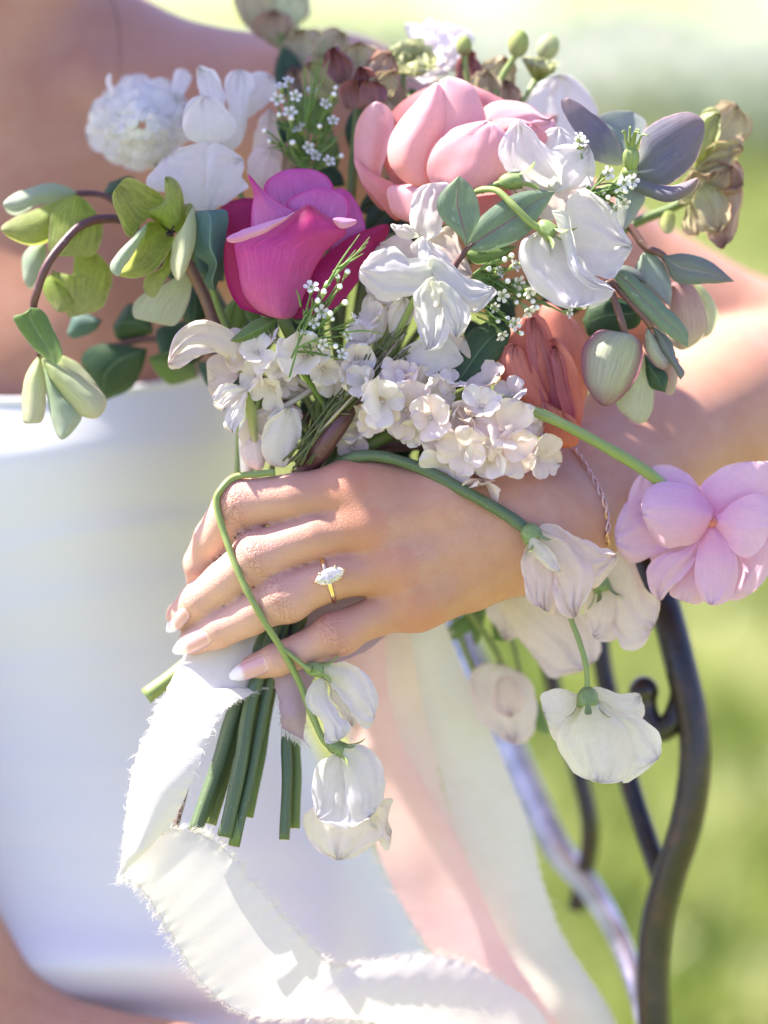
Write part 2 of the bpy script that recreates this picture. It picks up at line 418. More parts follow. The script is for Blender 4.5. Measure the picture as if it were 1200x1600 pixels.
# CONES holds p0,p1,r0,r1
A_ = np.array([c[0] for c in CONES]); B_ = np.array([c[1] for c in CONES])
BA_ = B_ - A_; L2_ = (BA_ ** 2).sum(1) + 1e-9
def cone_d(p, i):
    h = np.clip(((p - A_[i]) @ BA_[i]) / L2_[i], 0, 1)
    return np.linalg.norm(p - A_[i] - h[:, None] * BA_[i], axis=1) - (R0[i] + (R1[i] - R0[i]) * h)
def smin(a, b, k):
    h = np.maximum(k - np.abs(a - b), 0) / k
    return np.minimum(a, b) - h * h * k * 0.25
BIG = 1e4
def grp(p, ids, k, act):
    r = None
    for i in ids:
        if act is not None and not act[i]: continue
        d = cone_d(p, i); r = d if r is None else smin(r, d, k)
    return r
def comb(a, b, k):
    if a is None: return b
    if b is None: return a
    return smin(a, b, k)
def body_sdf(p, act=None):
    fing = None
    for g in finger_groups: fing = comb(fing, grp(p, g, 1.5, act), 1.0)
    fing = comb(fing, grp(p, pads, 1, act), 3.5)
    hand = grp(p, palm, 9, act)
    hand = comb(hand, grp(p, thumb, 4, act), 8)
    hand = comb(hand, grp(p, arm2, 8, act), 14)
    hand = comb(hand, fing, 4.5)
    fore = comb(hand, grp(p, arm, 10, act), 16)
    up = grp(p, uarm, 10, act)
    tor = comb(grp(p, torso, 50, act), grp(p, bust, 10, act), 30)
    tor = comb(tor, grp(p, should, 24, act), 36)
    tor = comb(tor, grp(p, trap, 20, act), 28)
    tor = comb(tor, grp(p, neck, 20, act), 25)
    tor = comb(tor, grp(p, clav, 4, act), 14)
    tor = comb(tor, grp(p, scm, 8, act), 16)
    hd = grp(p, head, 25, act)
    hd = comb(hd, grp(p, nose, 4, act), 8); hd = comb(hd, grp(p, lips, 1, act), 5); hd = comb(hd, grp(p, ears, 2, act), 6)
    tor = comb(tor, hd, 14)
    res = comb(tor, up, 30)
    res = comb(res, fore, 5)
    ra = comb(grp(p, rarm, 12, act), grp(p, rfore, 10, act), 8)
    rh = grp(p, rhand, 12, act)
    for g in rfing: rh = comb(rh, grp(p, g, 1.5, act), 3)
    ra = comb(ra, rh, 12)
    return comb(res, ra, 10)

def polygonise(h, nb, lo, hi):
    blk = h * nb; dims = np.ceil((hi - lo) / blk).astype(int)
    ii = np.stack(np.meshgrid(*[np.arange(n) for n in dims], indexing='ij'), -1).reshape(-1, 3)
    cen = lo + (ii + 0.5) * blk; half = blk * 0.5 * 3 ** 0.5
    dd = np.empty((len(CONES), len(cen)), np.float32)
    for i in range(len(CONES)): dd[i] = cone_d(cen, i)
    mn = dd.min(0)
    cand = np.where((mn < half + 70) & (mn > -half - 90))[0]
    val = body_sdf(cen[cand]); cand = cand[np.abs(val) < half * 1.25 + 2]
    m = nb + 1; g1 = np.arange(m) * h
    loc = np.stack(np.meshgrid(g1, g1, g1, indexing='ij'), -1).reshape(-1, 3)
    G = dims * nb + 2; key = lambda c: ((c[..., 0] + 1) * (G[1] + 2) + c[..., 1] + 1) * (G[2] + 2) + c[..., 2] + 1
    KV, VV, QQ = [], [], []
    offs = np.array([[x, y, z] for x in (0, 1) for y in (0, 1) for z in (0, 1)])
    edges = [(a, b) for a in range(8) for b in range(a + 1, 8) if np.abs(offs[a] - offs[b]).sum() == 1]
    for c in cand:
        act = dd[:, c] < mn[c] + 2 * half + 80
        v = body_sdf(loc + (lo + ii[c] * blk), act).reshape(m, m, m)
        s = v < 0
        if s.all() or not s.any(): continue
        cor = np.stack([v[o[0]:o[0] + nb, o[1]:o[1] + nb, o[2]:o[2] + nb] for o in offs], -1)
        sc = cor < 0; cnt = sc.sum(-1); on = (cnt > 0) & (cnt < 8)
        ci = np.argwhere(on); cv = cor[on]
        acc = np.zeros((len(ci), 3)); num = np.zeros(len(ci))
        for a, b2 in edges:
            va, vb = cv[:, a], cv[:, b2]; x = (va < 0) != (vb < 0)
            t = np.where(x, va / np.where(x, va - vb, 1), 0)
            acc += np.where(x[:, None], offs[a] + t[:, None] * (offs[b2] - offs[a]), 0); num += x
        base = ii[c] * nb
        KV.append(key(ci + base)); VV.append(lo + (ci + base + acc / num[:, None]) * h)
        for ax in range(3):
            e = [slice(0, nb)] * 3; f = list(e); f[ax] = slice(1, nb + 1)
            x = s[tuple(e)] != s[tuple(f)]; q = np.argwhere(x); flip = s[tuple(e)][x]
            if not len(q): continue
            o1 = np.zeros(3, int); o2 = np.zeros(3, int); o1[(ax + 1) % 3] = 1; o2[(ax + 2) % 3] = 1
            q = q + base
            quad = np.stack([key(q - o1 - o2), key(q - o2), key(q), key(q - o1)], 1)
            quad[~flip] = quad[~flip][:, ::-1]; QQ.append(quad)
    K = np.concatenate(KV); V = np.concatenate(VV); Q = np.concatenate(QQ)
    K, ix = np.unique(K, return_index=True); V = V[ix]
    j = np.searchsorted(K, Q); j = np.clip(j, 0, len(K) - 1); ok = (K[j] == Q).all(1)
    return V, j[ok]

def skin_mat():
    m, n, out = mat_base('bride_skin'); b = NB(n)
    obj = b.new('ShaderNodeTexCoord').outputs['Object']
    n1 = b.noise(obj, 22.0, 4, 0.6); n2 = b.noise(obj, 160.0, 4, 0.6); n3 = b.noise(obj, 900.0, 3, 0.6)
    c = b.mix(b.rng(n1, 0.35, 0.65), (0.455, 0.222, 0.142), (0.525, 0.285, 0.198))
    c = b.mix(b.rng(n2, 0.4, 0.7, 0, 0.35), c, (0.41, 0.175, 0.115))
    red = b.attr('red'); c = b.mix(b.math('MULTIPLY', red, 0.75), c, (0.52, 0.17, 0.115))
    pale = b.attr('pale'); c = b.mix(pale, c, (0.64, 0.39, 0.32))
    s = b.attr('along'); kn = b.attr('knuckle')
    wv = b.math('SINE', b.math('ADD', b.math('MULTIPLY', s, 1.9), b.math('MULTIPLY', n2, 22.0)))
    wv = b.math('MULTIPLY', b.math('POWER', b.math('ABSOLUTE', wv), 0.6), kn)
    c = b.mix(b.math('MULTIPLY', b.math('MULTIPLY', b.math('SUBTRACT', kn, wv), kn), 0.42, True), c, (0.36, 0.11, 0.075))
    vor = b.new('ShaderNodeTexVoronoi', feature='DISTANCE_TO_EDGE'); vor.inputs['Scale'].default_value = 750.0; b.link(obj, vor.inputs['Vector'])
    por = b.math('MULTIPLY', b.rng(vor.outputs['Distance'], 0.0, 0.12), 0.16)
    h = b.math('ADD', b.math('ADD', b.math('MULTIPLY', wv, 0.9), por), b.math('MULTIPLY', n3, 0.18))
    p = principled(b, c, 0.46); p.inputs['Subsurface Weight'].default_value = 0.22
    p.inputs['Subsurface Radius'].default_value = (1.0, 0.36, 0.2); p.inputs['Subsurface Scale'].default_value = 0.005
    p.inputs['Specular IOR Level'].default_value = 0.42
    b.link(b.bump(h, 0.65, 0.0006), p.inputs['Normal']); b.link(p.outputs[0], out.inputs[0]); return m
MAT_SKIN = skin_mat()

bride = thing('person', 'bride in a white strapless gown with bare arms, holding the bouquet against her waist', 'person', np.array([-165.0, -1010, -20.0]))
lo = np.array([-420.0, -340, -330]); hi = np.array([260.0, 545, 60])
BV, BF = polygonise(1.5, 12, lo, hi)
# finger coordinates for creases and tints
red = np.zeros(len(BV)); kn = np.zeros(len(BV)); al = np.zeros(len(BV)); pale = np.zeros(len(BV))
near = np.where((BV[:, 0] > -100) & (BV[:, 0] < 60) & (BV[:, 1] < 40) & (BV[:, 1] > -80) & (BV[:, 2] > -60))[0]
pv = BV[near]; best = np.full(len(near), 1e9); s_al = np.zeros(len(near)); k_ = np.zeros(len(near)); r_ = np.zeros(len(near)); pl = np.zeros(len(near))
for f, q in FING.items():
    pts = np.array([P(*t[:3]) for t in q]); cum = np.r_[0, np.cumsum(np.linalg.norm(np.diff(pts, axis=0), axis=1))]
    for i in range(len(q) - 1):
        ba = pts[i + 1] - pts[i]; hh = np.clip(((pv - pts[i]) @ ba) / (ba @ ba), 0, 1)
        dist = np.linalg.norm(pv - pts[i] - hh[:, None] * ba, axis=1) - (q[i][3] + hh * (q[i + 1][3] - q[i][3]))
        s = cum[i] + hh * (cum[i + 1] - cum[i]); u = dist < best
        best[u] = dist[u]; s_al[u] = s[u]
        dor = np.clip((pv[:, 2] - (pts[i] + hh[:, None] * ba)[:, 2]) / 6.0 + 0.25, 0, 1)
        kk = np.exp(-((s - cum[2]) / 4.2) ** 2) + 0.5 * np.exp(-((s - cum[4] + 1) / 2.2) ** 2)
        k_[u] = (kk * dor)[u]
        r_[u] = (0.75 * np.exp(-((s - cum[2]) / 8.0) ** 2) + 0.5 * np.exp(-((s - cum[4]) / 6.0) ** 2) + 0.35 * np.exp(-(s / 10.0) ** 2) + 0.5 * np.clip((s - cum[4]) / 10, 0, 1))[u]
        pl[u] = (np.clip((s - 10) / 40, 0, 1) * 0.75)[u]
ok = best < 4.0
kn[near] = np.where(ok, k_, 0); red[near] = np.where(ok, r_, 0); al[near] = s_al; pale[near] = np.where(ok, pl, 0)
skin = mesh_obj('body', BV, BF, MAT_SKIN, bride, attrs={'red': red, 'knuckle': kn, 'along': al, 'pale': pale})

# nails
def nail_mat():
    m, n, out = mat_base('nail_polish'); b = NB(n)
    uvn = b.new('ShaderNodeUVMap'); uvn.uv_map = 'uv'; sp = b.new('ShaderNodeSeparateXYZ'); b.link(uvn.outputs[0], sp.inputs[0])
    a = b.math('ABSOLUTE', b.math('SUBTRACT', b.math('MULTIPLY', sp.outputs[0], 2.0), 1.0))
    e = b.math('ADD', sp.outputs[1], b.math('MULTIPLY', b.math('POWER', a, 2.0), -0.10))
    c = b.ramp(e, [(0.0, (0.66, 0.40, 0.36)), (0.1, (0.60, 0.32, 0.31)), (0.55, (0.62, 0.34, 0.33)), (0.66, (0.80, 0.71, 0.69)), (1.0, (0.86, 0.83, 0.82))])
    p = principled(b, c, 0.12); p.inputs['Coat Weight'].default_value = 0.6; p.inputs['Subsurface Weight'].default_value = 0.1
    p.inputs['Subsurface Scale'].default_value = 0.001
    b.link(p.outputs[0], out.inputs[0]); return m
MAT_NAIL = nail_mat()
def nail(base, tip, wid, nrm):
    a = P(*base); e = P(*tip); d = e - a; ln = np.linalg.norm(d); d /= ln
    nrm = np.array(nrm, float); nrm -= d * (nrm @ d); nrm /= np.linalg.norm(nrm); sx = np.cross(d, nrm)
    start = a; nr, nc = 16, 11; V = []; uv = []
    for i in range(nr):
        v = i / (nr - 1); w = wid * 0.5 * min(1, (0.35 + v * 4.5)) ** 0.5 * (1 - max(0, (v - 0.45) / 0.55) ** 2.2 * 0.88)
        for j in range(nc):
            u = j / (nc - 1) * 2 - 1; ph = u * w / (wid * 0.56)
            V.append(start + d * ln * v + sx * (wid * 0.56) * sin(ph) + nrm * ((wid * 0.56) * (cos(ph) - 1) - 0.9 * (2 * v - 0.9) ** 2 + 0.2)); uv.append((j / (nc - 1), v))
    V = np.array(V); top = V; F = grid_faces(nr, nc); bot = V - nrm * 0.6
    rim = [i for i in range(nc)] + [i * nc + nc - 1 for i in range(1, nr)] + [(nr - 1) * nc + j for j in range(nc - 2, -1, -1)] + [i * nc for i in range(nr - 2, 0, -1)]
    N = len(V); Fl = F.tolist() + (F[:, ::-1] + N).tolist() + [[rim[k], rim[(k + 1) % len(rim)], rim[(k + 1) % len(rim)] + N, rim[k] + N] for k in range(len(rim))]
    mesh_obj('nail', np.vstack([top, bot]), Fl, MAT_NAIL, bride, np.vstack([uv, uv]))

def skin_d(px, py): 
    d = -40.0
    for _ in range(80):
        v = body_sdf(P(px, py, d)[None])[0]
        if v < 0.1: break
        d += v * 0.9
    return d
nail((324, 990, skin_d(324, 990) - .35), (268, 1019, skin_d(290, 1008) + 2.0), 9.4, (-0.1, 0.15, 1.0))
nail((416, 1033, skin_d(416, 1033) - .35), (355, 1059, skin_d(386, 1046) + 1.6), 8.6, (0.0, 0.2, 1.0))
nail((288, 948, skin_d(288, 948) - .2), (258, 986, skin_d(276, 962) + 5), 9.2, (-0.62, 0.1, 0.75))
nail((302, 880, 27), (300, 930, 42), 8.6, (-0.95, 0.1, 0.3))

# ================================================================ gown
def satin_mat():
    m, n, out = mat_base('white_satin'); b = NB(n)
    obj = b.new('ShaderNodeTexCoord').outputs['Object']
    w = b.noise(obj, 1500.0, 2)
    p = principled(b, (0.74, 0.745, 0.78), 0.42); p.inputs['Sheen Weight'].default_value = 0.25
    b.link(b.bump(w, 0.15, 0.0003), p.inputs['Normal']); b.link(p.outputs[0], out.inputs[0]); return m
MAT_SATIN = satin_mat()
def gown():
    # stations: row py, centre px, half width px, front depth, back depth
    ST = [(612, CX, 470, 112, 330), (700, CX, 470, 106, 335), (800, CX, 462, 110, 335), (900, CX, 468, 117, 335), (1050, CX, 500, 124, 330), (1200, -50, 560, 124, 340),
          (1350, -40, 640, 120, 350), (1480, -30, 700, 114, 360), (1560, -25, 730, 112, 365), (1640, -20, 745, 118, 370), (1800, -10, 790, 118, 380), (2300, 0, 900, 80, 410), (3300, 20, 1150, 0, 470), (4560, 40, 1450, -120, 560)]
    c = crom([(a / 10.0, b, w, f, k) for a, b, w, f, k in ST], 170, uniform=False); nc = 160
    th = np.linspace(0, 2 * pi, nc, endpoint=False); V = []
    for r in c:
        py = r[0] * 10; mid = (r[3] + r[4]) / 2; hd = (r[4] - r[3]) / 2
        ex = 0.82
        cx = np.sign(np.cos(th)) * np.abs(np.cos(th)) ** ex; sy = np.sign(np.sin(th)) * np.abs(np.sin(th)) ** ex
        px = r[1] + r[2] * cx; d = mid - hd * sy
        front = np.clip(sy * 1.5, 0, 1)
        yy = py + 0 * px
        # neckline climbs to the arm side, dips at the middle
        top = np.clip(1 - (py - 612) / 260, 0, 1)
        yy = yy + top * (14 - 46 * np.clip((px - 40) / 330, 0, 1.2) ** 1.3) * front
        # draped folds sweeping up to the right across the bodice
        lx = (px - CX) / 460
        for fy, sl, amp, wd in ((1010, -40, 1.6, 110), (1330, 40, 1.6, 60)):
            e = (yy - (fy + sl * (lx - 0.2))) / wd
            d = d + front * amp * e * np.exp(-e * e)
        for fy, sl, am in ((700, -30, -.5), (838, -62, -1.1), (930, -75, -.6), (1040, -50, -.8), (1180, 10, -.7), (1335, 45, -.9)):
            e = (yy - (fy + sl * (lx - 0.2) + 6 * np.sin(px * .012 + fy))) / 15.0
            d = d + front * am * (np.tanh(e) - e / 6 * np.exp(-(e / 4) ** 2))
        low = np.clip((py - 1200) / 500, 0, 1)
        d = d + front * low * (5 * np.sin(px * 0.021 + 0.5) + 3 * np.sin(px * 0.047 + py * 0.004)) * np.clip((px - 250) / 300, 0.05, 1)
        d = d - low * 0 
        bulge = np.exp(-((py - 1505) / 42.0) ** 2) * front * 9 - np.exp(-((py - 1585) / 24.0) ** 2) * front * 9
        d = d - bulge * np.clip(1 - np.abs(px - 150) / 420, 0, 1)
        flare = np.clip((py - 1900) / 1500, 0, 1)
        d = d - flare * 30 * np.sin(th * 9 + 0.4); px = px + flare * 70 * np.sin(th * 9) * np.sign(cx)
        V.append(np.array([P(a, b, k) for a, b, k in zip(px, yy, d)]))
    V = np.vstack(V)
    return V, grid_faces(len(c), nc, True)
gV, gF = gown()
gown_o = mesh_obj('gown', gV, gF, MAT_SATIN, bride)
def neck_trim():
    pts = gV[:160]; V = []; s = 6
    for i in range(160):
        t = pts[(i + 1) % 160] - pts[i - 1]; t /= np.linalg.norm(t); up = np.array([0, 1.0, 0]); nn = np.cross(t, up); nn /= np.linalg.norm(nn)
        for k in range(s):
            a = k * 2 * pi / s; V.append(pts[i] + 1.2 * cos(a) * nn + 1.6 * sin(a) * up)
    V = np.array(V); F = grid_faces(160, s, True).tolist() + [[159 * s + k, 159 * s + (k + 1) % s, (k + 1) % s, k] for k in range(s)]
    mesh_obj('neckline_hem', V, F, MAT_SATIN, gown_o)
neck_trim()

# hair (falls behind the shoulders, out of the picture)
def hair():
    V = []; n, c = 26, 40; hcw = hc
    for i in range(n):
        v = i / (n - 1)
        for j in range(c):
            a = j / c * 2 * pi; y = 98 * cos(v * 1.9) if v < 0.6 else 98 * cos(1.14) - (v - 0.6) * 120
            r = 82 * sin(min(v * 2.6, pi / 2)) ; x = r * cos(a) * 1.02; z = r * sin(a) * 1.08 - 14
            if z > 20 - v * 70: z = 20 - v * 70 + (z - 20 + v * 70) * 0.12
            k = 1 + 0.03 * sin(a * 23 + v * 9); V.append(hcw + [x * k, y + 10, z * k])
    return np.array(V), grid_faces(n, c, True)
hV, hF = hair(); mesh_obj('hair', hV, hF, simple_mat('brown_hair', (0.10, 0.055, 0.03), 0.4, 0.4, 60), bride)
mesh_obj('hair_strand', *tube_mesh([np.r_[P(176, -40, 112), .35], np.r_[P(181, 30, 108), .3], np.r_[P(187, 70, 106), .3], np.r_[P(186, 118, 108), .2]], 20, 5), None or bpy.data.materials['brown_hair'], bride) if False else tube('hair_strand', [(150, -60, 120, .4), (178, 10, 112, .35), (187, 60, 108, .3), (187, 118, 108, .2)], bpy.data.materials['brown_hair'], bride)
# ================================================================ wrought iron garden chair
def iron_mat():
    m, n, out = mat_base('wrought_iron'); b = NB(n)
    obj = b.new('ShaderNodeTexCoord').outputs['Object']
    n1 = b.noise(obj, 60.0, 5, 0.65); n2 = b.noise(obj, 300.0, 3)
    c = b.ramp(n1, [(0.35, (0.012, 0.012, 0.014)), (0.55, (0.030, 0.022, 0.018)), (0.72, (0.085, 0.045, 0.026))])
    p = principled(b, c, 0.34, Metallic=0.45); p.inputs['Coat Weight'].default_value = 0.5; p.inputs['Coat Roughness'].default_value = 0.22; b.put(p.inputs['Roughness'], b.rng(n1, 0.3, 0.75, 0.2, 0.5))
    b.link(b.bump(n2, 0.3, 0.001), p.inputs['Normal']); b.link(p.outputs[0], out.inputs[0]); return m
MAT_IRON = iron_mat()
m, n, out = mat_base('glint_bright_iron'); b = NB(n); obj = b.new('ShaderNodeTexCoord').outputs['Object']  # rail iron given a paler colour to imitate bright sun glints
p = principled(b, b.ramp(b.noise(obj, 50.0, 5, .65), [(.35, (.40, .42, .45)), (.6, (.80, .81, .83))]), .25, Metallic=.9); b.link(p.outputs[0], out.inputs[0]); MAT_GLINT = m
chair = thing('garden_chair', 'dark wrought iron garden chair with curved tube back and small scroll, at the bride\'s side', 'chair', P(960, 1600, 150) + np.array([0, -640, 0.0]))
tube('back_post', [(960, 840, 120, 6.5), (1010, 880, 100, 7), (1040, 950, 88, 6.8), (1066, 1050, 82, 6.9), (1084, 1130, 80, 6.9), (1086, 1200, 80, 7.0), (1072, 1290, 82, 7.0), (1046, 1370, 86, 7.0), (1026, 1450, 90, 7.0), (1020, 1540, 92, 7.0), (1024, 1680, 96, 7.0), (1030, 2300, 130, 8), (1040, 4300, 260, 8)], MAT_IRON, chair, n=110, sides=16)
sc_p = [(1066, 1060, 84, 4.8), (1062, 1098, 84, 5), (1050, 1128, 84, 5.2), (1032, 1140, 85, 5.4), (1017, 1130, 86, 5.4), (1009, 1108, 87, 5.4), (1006, 1085, 87, 5.8)]
V, F, uv = cat_meshes([tube_mesh(PP(sc_p), 60, 14), bead(P(1006, 1080, 87), 6.6, 1.0, n=12, m=16)])
mesh_obj('scroll', V, F, MAT_IRON, chair, uv)
tube('back_rod', [(930, 900, 130, 4.2), (938, 1010, 128, 4.4), (952, 1090, 126, 4.4), (985, 1225, 116, 4.6), (1012, 1310, 106, 4.6), (1034, 1372, 94, 4.6)], MAT_IRON, chair, n=50, sides=10)
tube('back_rod', [(850, 1000, 170, 3.6), (876, 1120, 168, 3.8), (905, 1210, 165, 4), (922, 1290, 165, 4), (916, 1350, 170, 4), (900, 1420, 175, 4)], MAT_IRON, chair, n=50, sides=10)
def flat_bar(name, rows, w, th, nrm, parent):
    c = crom(PP(rows, 1), 70); p = c[:, :3]; T = np.gradient(p, axis=0); T /= np.linalg.norm(T, axis=1)[:, None]
    N = np.array(nrm, float) - T * (T @ np.array(nrm, float))[:, None]; N /= np.linalg.norm(N, axis=1)[:, None]; S = np.cross(T, N)
    prof = [(cos(a) * w * .5, np.sign(sin(a)) * abs(sin(a)) ** .6 * th * .5) for a in np.arange(14) * 2 * pi / 14]
    sc = c[:, 3:4]; V = np.stack([p + S * x * sc + N * y * sc for x, y in prof], 1).reshape(-1, 3)
    F = grid_faces(70, 14, True).tolist() + [list(range(14))[::-1], list(range(69 * 14, 70 * 14))]
    return mesh_obj(name, V, F, MAT_GLINT, parent)
flat_bar('side_rail', [(700, 960, 250, 1), (756, 1075, 235, 1), (808, 1195, 215, 1), (866, 1318, 188, .95), (925, 1392, 160, .8), (968, 1470, 130, .7), (998, 1555, 108, .65), (1014, 1630, 98, .65)], 14, 6, (-.45, .66, .61), chair)
tube('side_rail', [(700, 960, 250, 6), (640, 1100, 330, 6), (640, 1600, 420, 7), (660, 2300, 440, 7), (690, 4150, 520, 7)], MAT_IRON, chair, n=50, sides=10)
sx0, sx1 = 0.06, 0.34
# seat and remaining legs under the picture
seat_c = W(P(1030, 2500, 330))
def seat():
    n, V, F = 14, [], []
    parts = []
    c = P(850, 2550, 320)
    for i in range(9):
        z = c + np.array([0, 0, (i - 4) * 42.0])
        parts.append(tube_mesh([np.r_[z + [-190, 0, 0], 6], np.r_[z, 6], np.r_[z + [190, 0, 0], 6]], 6, 8))
    return cat_meshes(parts)
sV, sF, sU = seat(); mesh_obj('seat', sV, sF, MAT_IRON, chair, sU)
# ================================================================ petals, leaves, stems
def surf_d(px, py, start=-40.0):
    d = start
    for _ in range(80):
        v = body_sdf(P(px, py, d)[None])[0]
        if v < 0.15: break
        d += v * 0.9
    return d

SOFT = ('white_petal', 'cream_petal', 'blush_petal', 'pale_floret', 'blush_floret', 'lilac_pink_petal')
def petal(parent, mat, pts, tip, d0, d1, bulge=3.0, curl=0.0, tcurl=0.0, ruf=0.0, fold=0.0, name='petal', nv=28, nu=18, seed=None, nz=0.6, flip=False, dL=0.0, dR=0.0, label=None, crinkle=0.0, jit=None):
    """pts: outline in order base, one side, tip (index), other side. d0/d1 distance (mm) behind the focal plane at base and tip."""
    if seed is None: seed = int(abs(pts[0][0] * 7 + pts[0][1] * 13 + len(pts))) % 9999
    A = np.array([q[:2] for q in pts[:tip + 1]], float); B = np.array([pts[0][:2]] + [q[:2] for q in pts[:tip - 1:-1]], float)
    if name in ('leaf', 'bract', 'sepal'):
        L = crom(np.c_[A, np.zeros(len(A))], nv)[:, :2]; Rr = crom(np.c_[B, np.zeros(len(B))], nv)[:, :2]
    else:   # one closed curve, so that the tip is round
        q = np.array([w[:2] for w in pts], float); m = len(q); qq = np.vstack([q, q, q]); C = crom(np.c_[qq, np.zeros(len(qq))], (3 * m - 1) * 12 + 1, uniform=False)[:, :2]
        Lc = C[m * 12:(m + tip) * 12 + 1]; Rc = C[(m + tip) * 12:2 * m * 12 + 1][::-1]
        def even(c):
            sl_ = np.r_[0, np.cumsum(np.linalg.norm(np.diff(c, axis=0), axis=1))]; x = np.linspace(0, 1, nv); x = (0.5 * x + 0.5 * (1 - np.cos(x * pi / 2 * 2)) / 2) * sl_[-1]
            return np.stack([np.interp(x, sl_, c[:, k]) for k in range(2)], 1)
        L, Rr = even(Lc), even(Rc)
    soft = mat.name in SOFT
    thin = soft and mat.name != 'lilac_pink_petal'
    if thin: bulge *= 0.4; curl *= 0.6; ruf = max(ruf, 0.7) * 1.9; crinkle = min(max(crinkle, 0.12), .25); nz *= 1.8; jit = jit or 2.8
    elif soft: bulge *= 0.75; ruf = max(ruf, .5) * 1.4; crinkle = max(crinkle, .25)
    if jit is None: jit = 1.5 if soft else 0.9
    size = np.linalg.norm(A[-1] - A[0]); jit *= min(1, size / 60)
    for k, E in enumerate((L, Rr)):
        tg = np.gradient(E, axis=0); tg /= np.linalg.norm(tg, axis=1)[:, None] + 1e-9
        sv = np.linspace(0, size / 12, nv)[:, None]
        E += np.stack([-tg[:, 1], tg[:, 0]], 1) * (jit * snoise(sv, 2.2, seed + 40 + k, 3) * np.sin(pi * np.linspace(0, 1, nv)) ** .4)[:, None]
    v = np.linspace(0, 1, nv)[:, None]; u = np.linspace(-1, 1, nu)[None, :]; t = (u + 1) / 2
    X = L[:, 0:1] * (1 - t) + Rr[:, 0:1] * t; Y = L[:, 1:2] * (1 - t) + Rr[:, 1:2] * t
    prof = np.sin(pi * np.clip(v, 0, 1) ** 0.85) ** 0.6
    dd = d0 + (d1 - d0) * v - bulge * (1 - u ** 2) * prof - curl * np.abs(u) ** 4 * prof - tcurl * v ** 4 * (1 - 0.3 * u ** 2) + fold * (1 - np.abs(u)) ** 2 * prof + dL * (u < 0) * np.abs(u) + dR * (u > 0) * np.abs(u)
    g = np.random.default_rng(seed)
    if thin: ph2 = g.uniform(0, 6); dd = dd + 1.3 * np.sin(u * 2.4 + ph2) * v ** 1.3
    if ruf:
        ph = g.uniform(0, 6, 4); e = np.maximum(np.abs(u) ** 2.5 * prof, v ** 3 + 0 * u)
        ang = np.arctan2(u, 1.15 - v) * 2.2
        dd = dd + ruf * e * (np.sin(ang * 3.1 + ph[0]) + 0.7 * np.sin(ang * 6.3 + ph[1]) + 0.4 * np.sin(ang * 12.1 + ph[3]) + 0.35 * np.sin(v * 13 + ph[2]))
    flat = np.stack([X.ravel() * .25, Y.ravel() * .25], 1)
    dd = dd + nz * snoise(flat, 0.22, seed).reshape(dd.shape) * np.clip(v * 3, 0, 1)
    if crinkle: dd = dd + crinkle * snoise(np.stack([(u + 0 * v).ravel() * 3.4, (v + 0 * u).ravel() * 1.2], 1), 2.2, seed + 1).reshape(dd.shape) * np.clip(v * 2, 0, 1) * np.clip((1 - v) * 6, 0, 1)
    V = np.array([P(a, b, c) for a, b, c in zip(X.ravel(), Y.ravel(), dd.ravel())])
    uv = np.stack([np.broadcast_to(t, dd.shape).ravel(), np.broadcast_to(v, dd.shape).ravel()], 1)
    # the outline may run either way round: face the photographer
    F = grid_faces(nv, nu); o = nv // 2 * nu + nu // 2
    nrm = np.cross(V[o + 1] - V[o], V[o + nu] - V[o])
    if (nrm[2] < 0) != flip: F = F[:, ::-1]
    o = mesh_obj(name, V, F, mat, parent, uv)
    if label: o['label'] = label
    return o

# ---------------------------------------------------------------- colours of the flowers
WHITE = petal_mat('white_petal', (0.76, 0.78, 0.62), (0.86, 0.83, 0.86), (0.87, 0.84, 0.87), vein=0.045, transl=0.58, edge=(0.84, 0.78, 0.86), edge_w=.06, vbump=0.08)
CREAM = petal_mat('cream_petal', (0.80, 0.79, 0.52), (0.90, 0.86, 0.77), (0.90, 0.86, 0.80), vein=0.045, transl=0.58, edge=(0.80, 0.66, 0.74), edge_w=.05, vbump=0.08)
BLUSH = petal_mat('blush_petal', (0.82, 0.77, 0.62), (0.89, 0.77, 0.73), (0.89, 0.78, 0.75), vein=0.045, transl=0.58, edge=(0.84, 0.64, 0.70), edge_w=.06, vbump=0.08)
HYDR = petal_mat('pale_floret', (0.82, 0.77, 0.66), (0.88, 0.81, 0.78), (0.88, 0.82, 0.80), vein=0.045, transl=0.42, vbump=0.08)
HYDR_P = petal_mat('blush_floret', (0.84, 0.73, 0.66), (0.89, 0.76, 0.72), (0.89, 0.78, 0.75), vein=0.045, transl=0.42, edge=(0.80, 0.66, 0.60), edge_w=.05, vbump=0.08)
MAG = petal_mat('magenta_petal', (0.70, 0.16, 0.38), (0.64, 0.06, 0.32), (0.50, 0.008, 0.10), vein=0.26, transl=0.22, rough=0.48, vein_u=40, mottle=.12, edge=(0.50, 0.01, 0.10), edge_w=.08, sheen=.2)
MAG_D = petal_mat('dark_magenta_petal', (0.45, 0.02, 0.16), (0.42, 0.010, 0.12), (0.36, 0.006, 0.07), vein=0.28, transl=0.22, rough=0.5, vein_u=34, mottle=.12)
MAG_L = petal_mat('lilac_magenta_petal', (0.66, 0.26, 0.52), (0.64, 0.20, 0.47), (0.60, 0.06, 0.30), vein=0.25, transl=0.25, vein_u=34, edge=(0.56, 0.02, 0.22), edge_w=.14)
MAG_R = petal_mat('pale_magenta_rim', (0.72, 0.34, 0.50), (0.74, 0.36, 0.54), (0.72, 0.28, 0.48), vein=0.15, transl=0.2)
PINK = petal_mat('pink_rose_petal', (0.78, 0.30, 0.20), (0.83, 0.40, 0.42), (0.85, 0.48, 0.54), vein=0.06, transl=0.25, edge=(0.80, 0.50, 0.38), edge_w=.04, vein_u=34, sheen=.2, vbump=0.08)
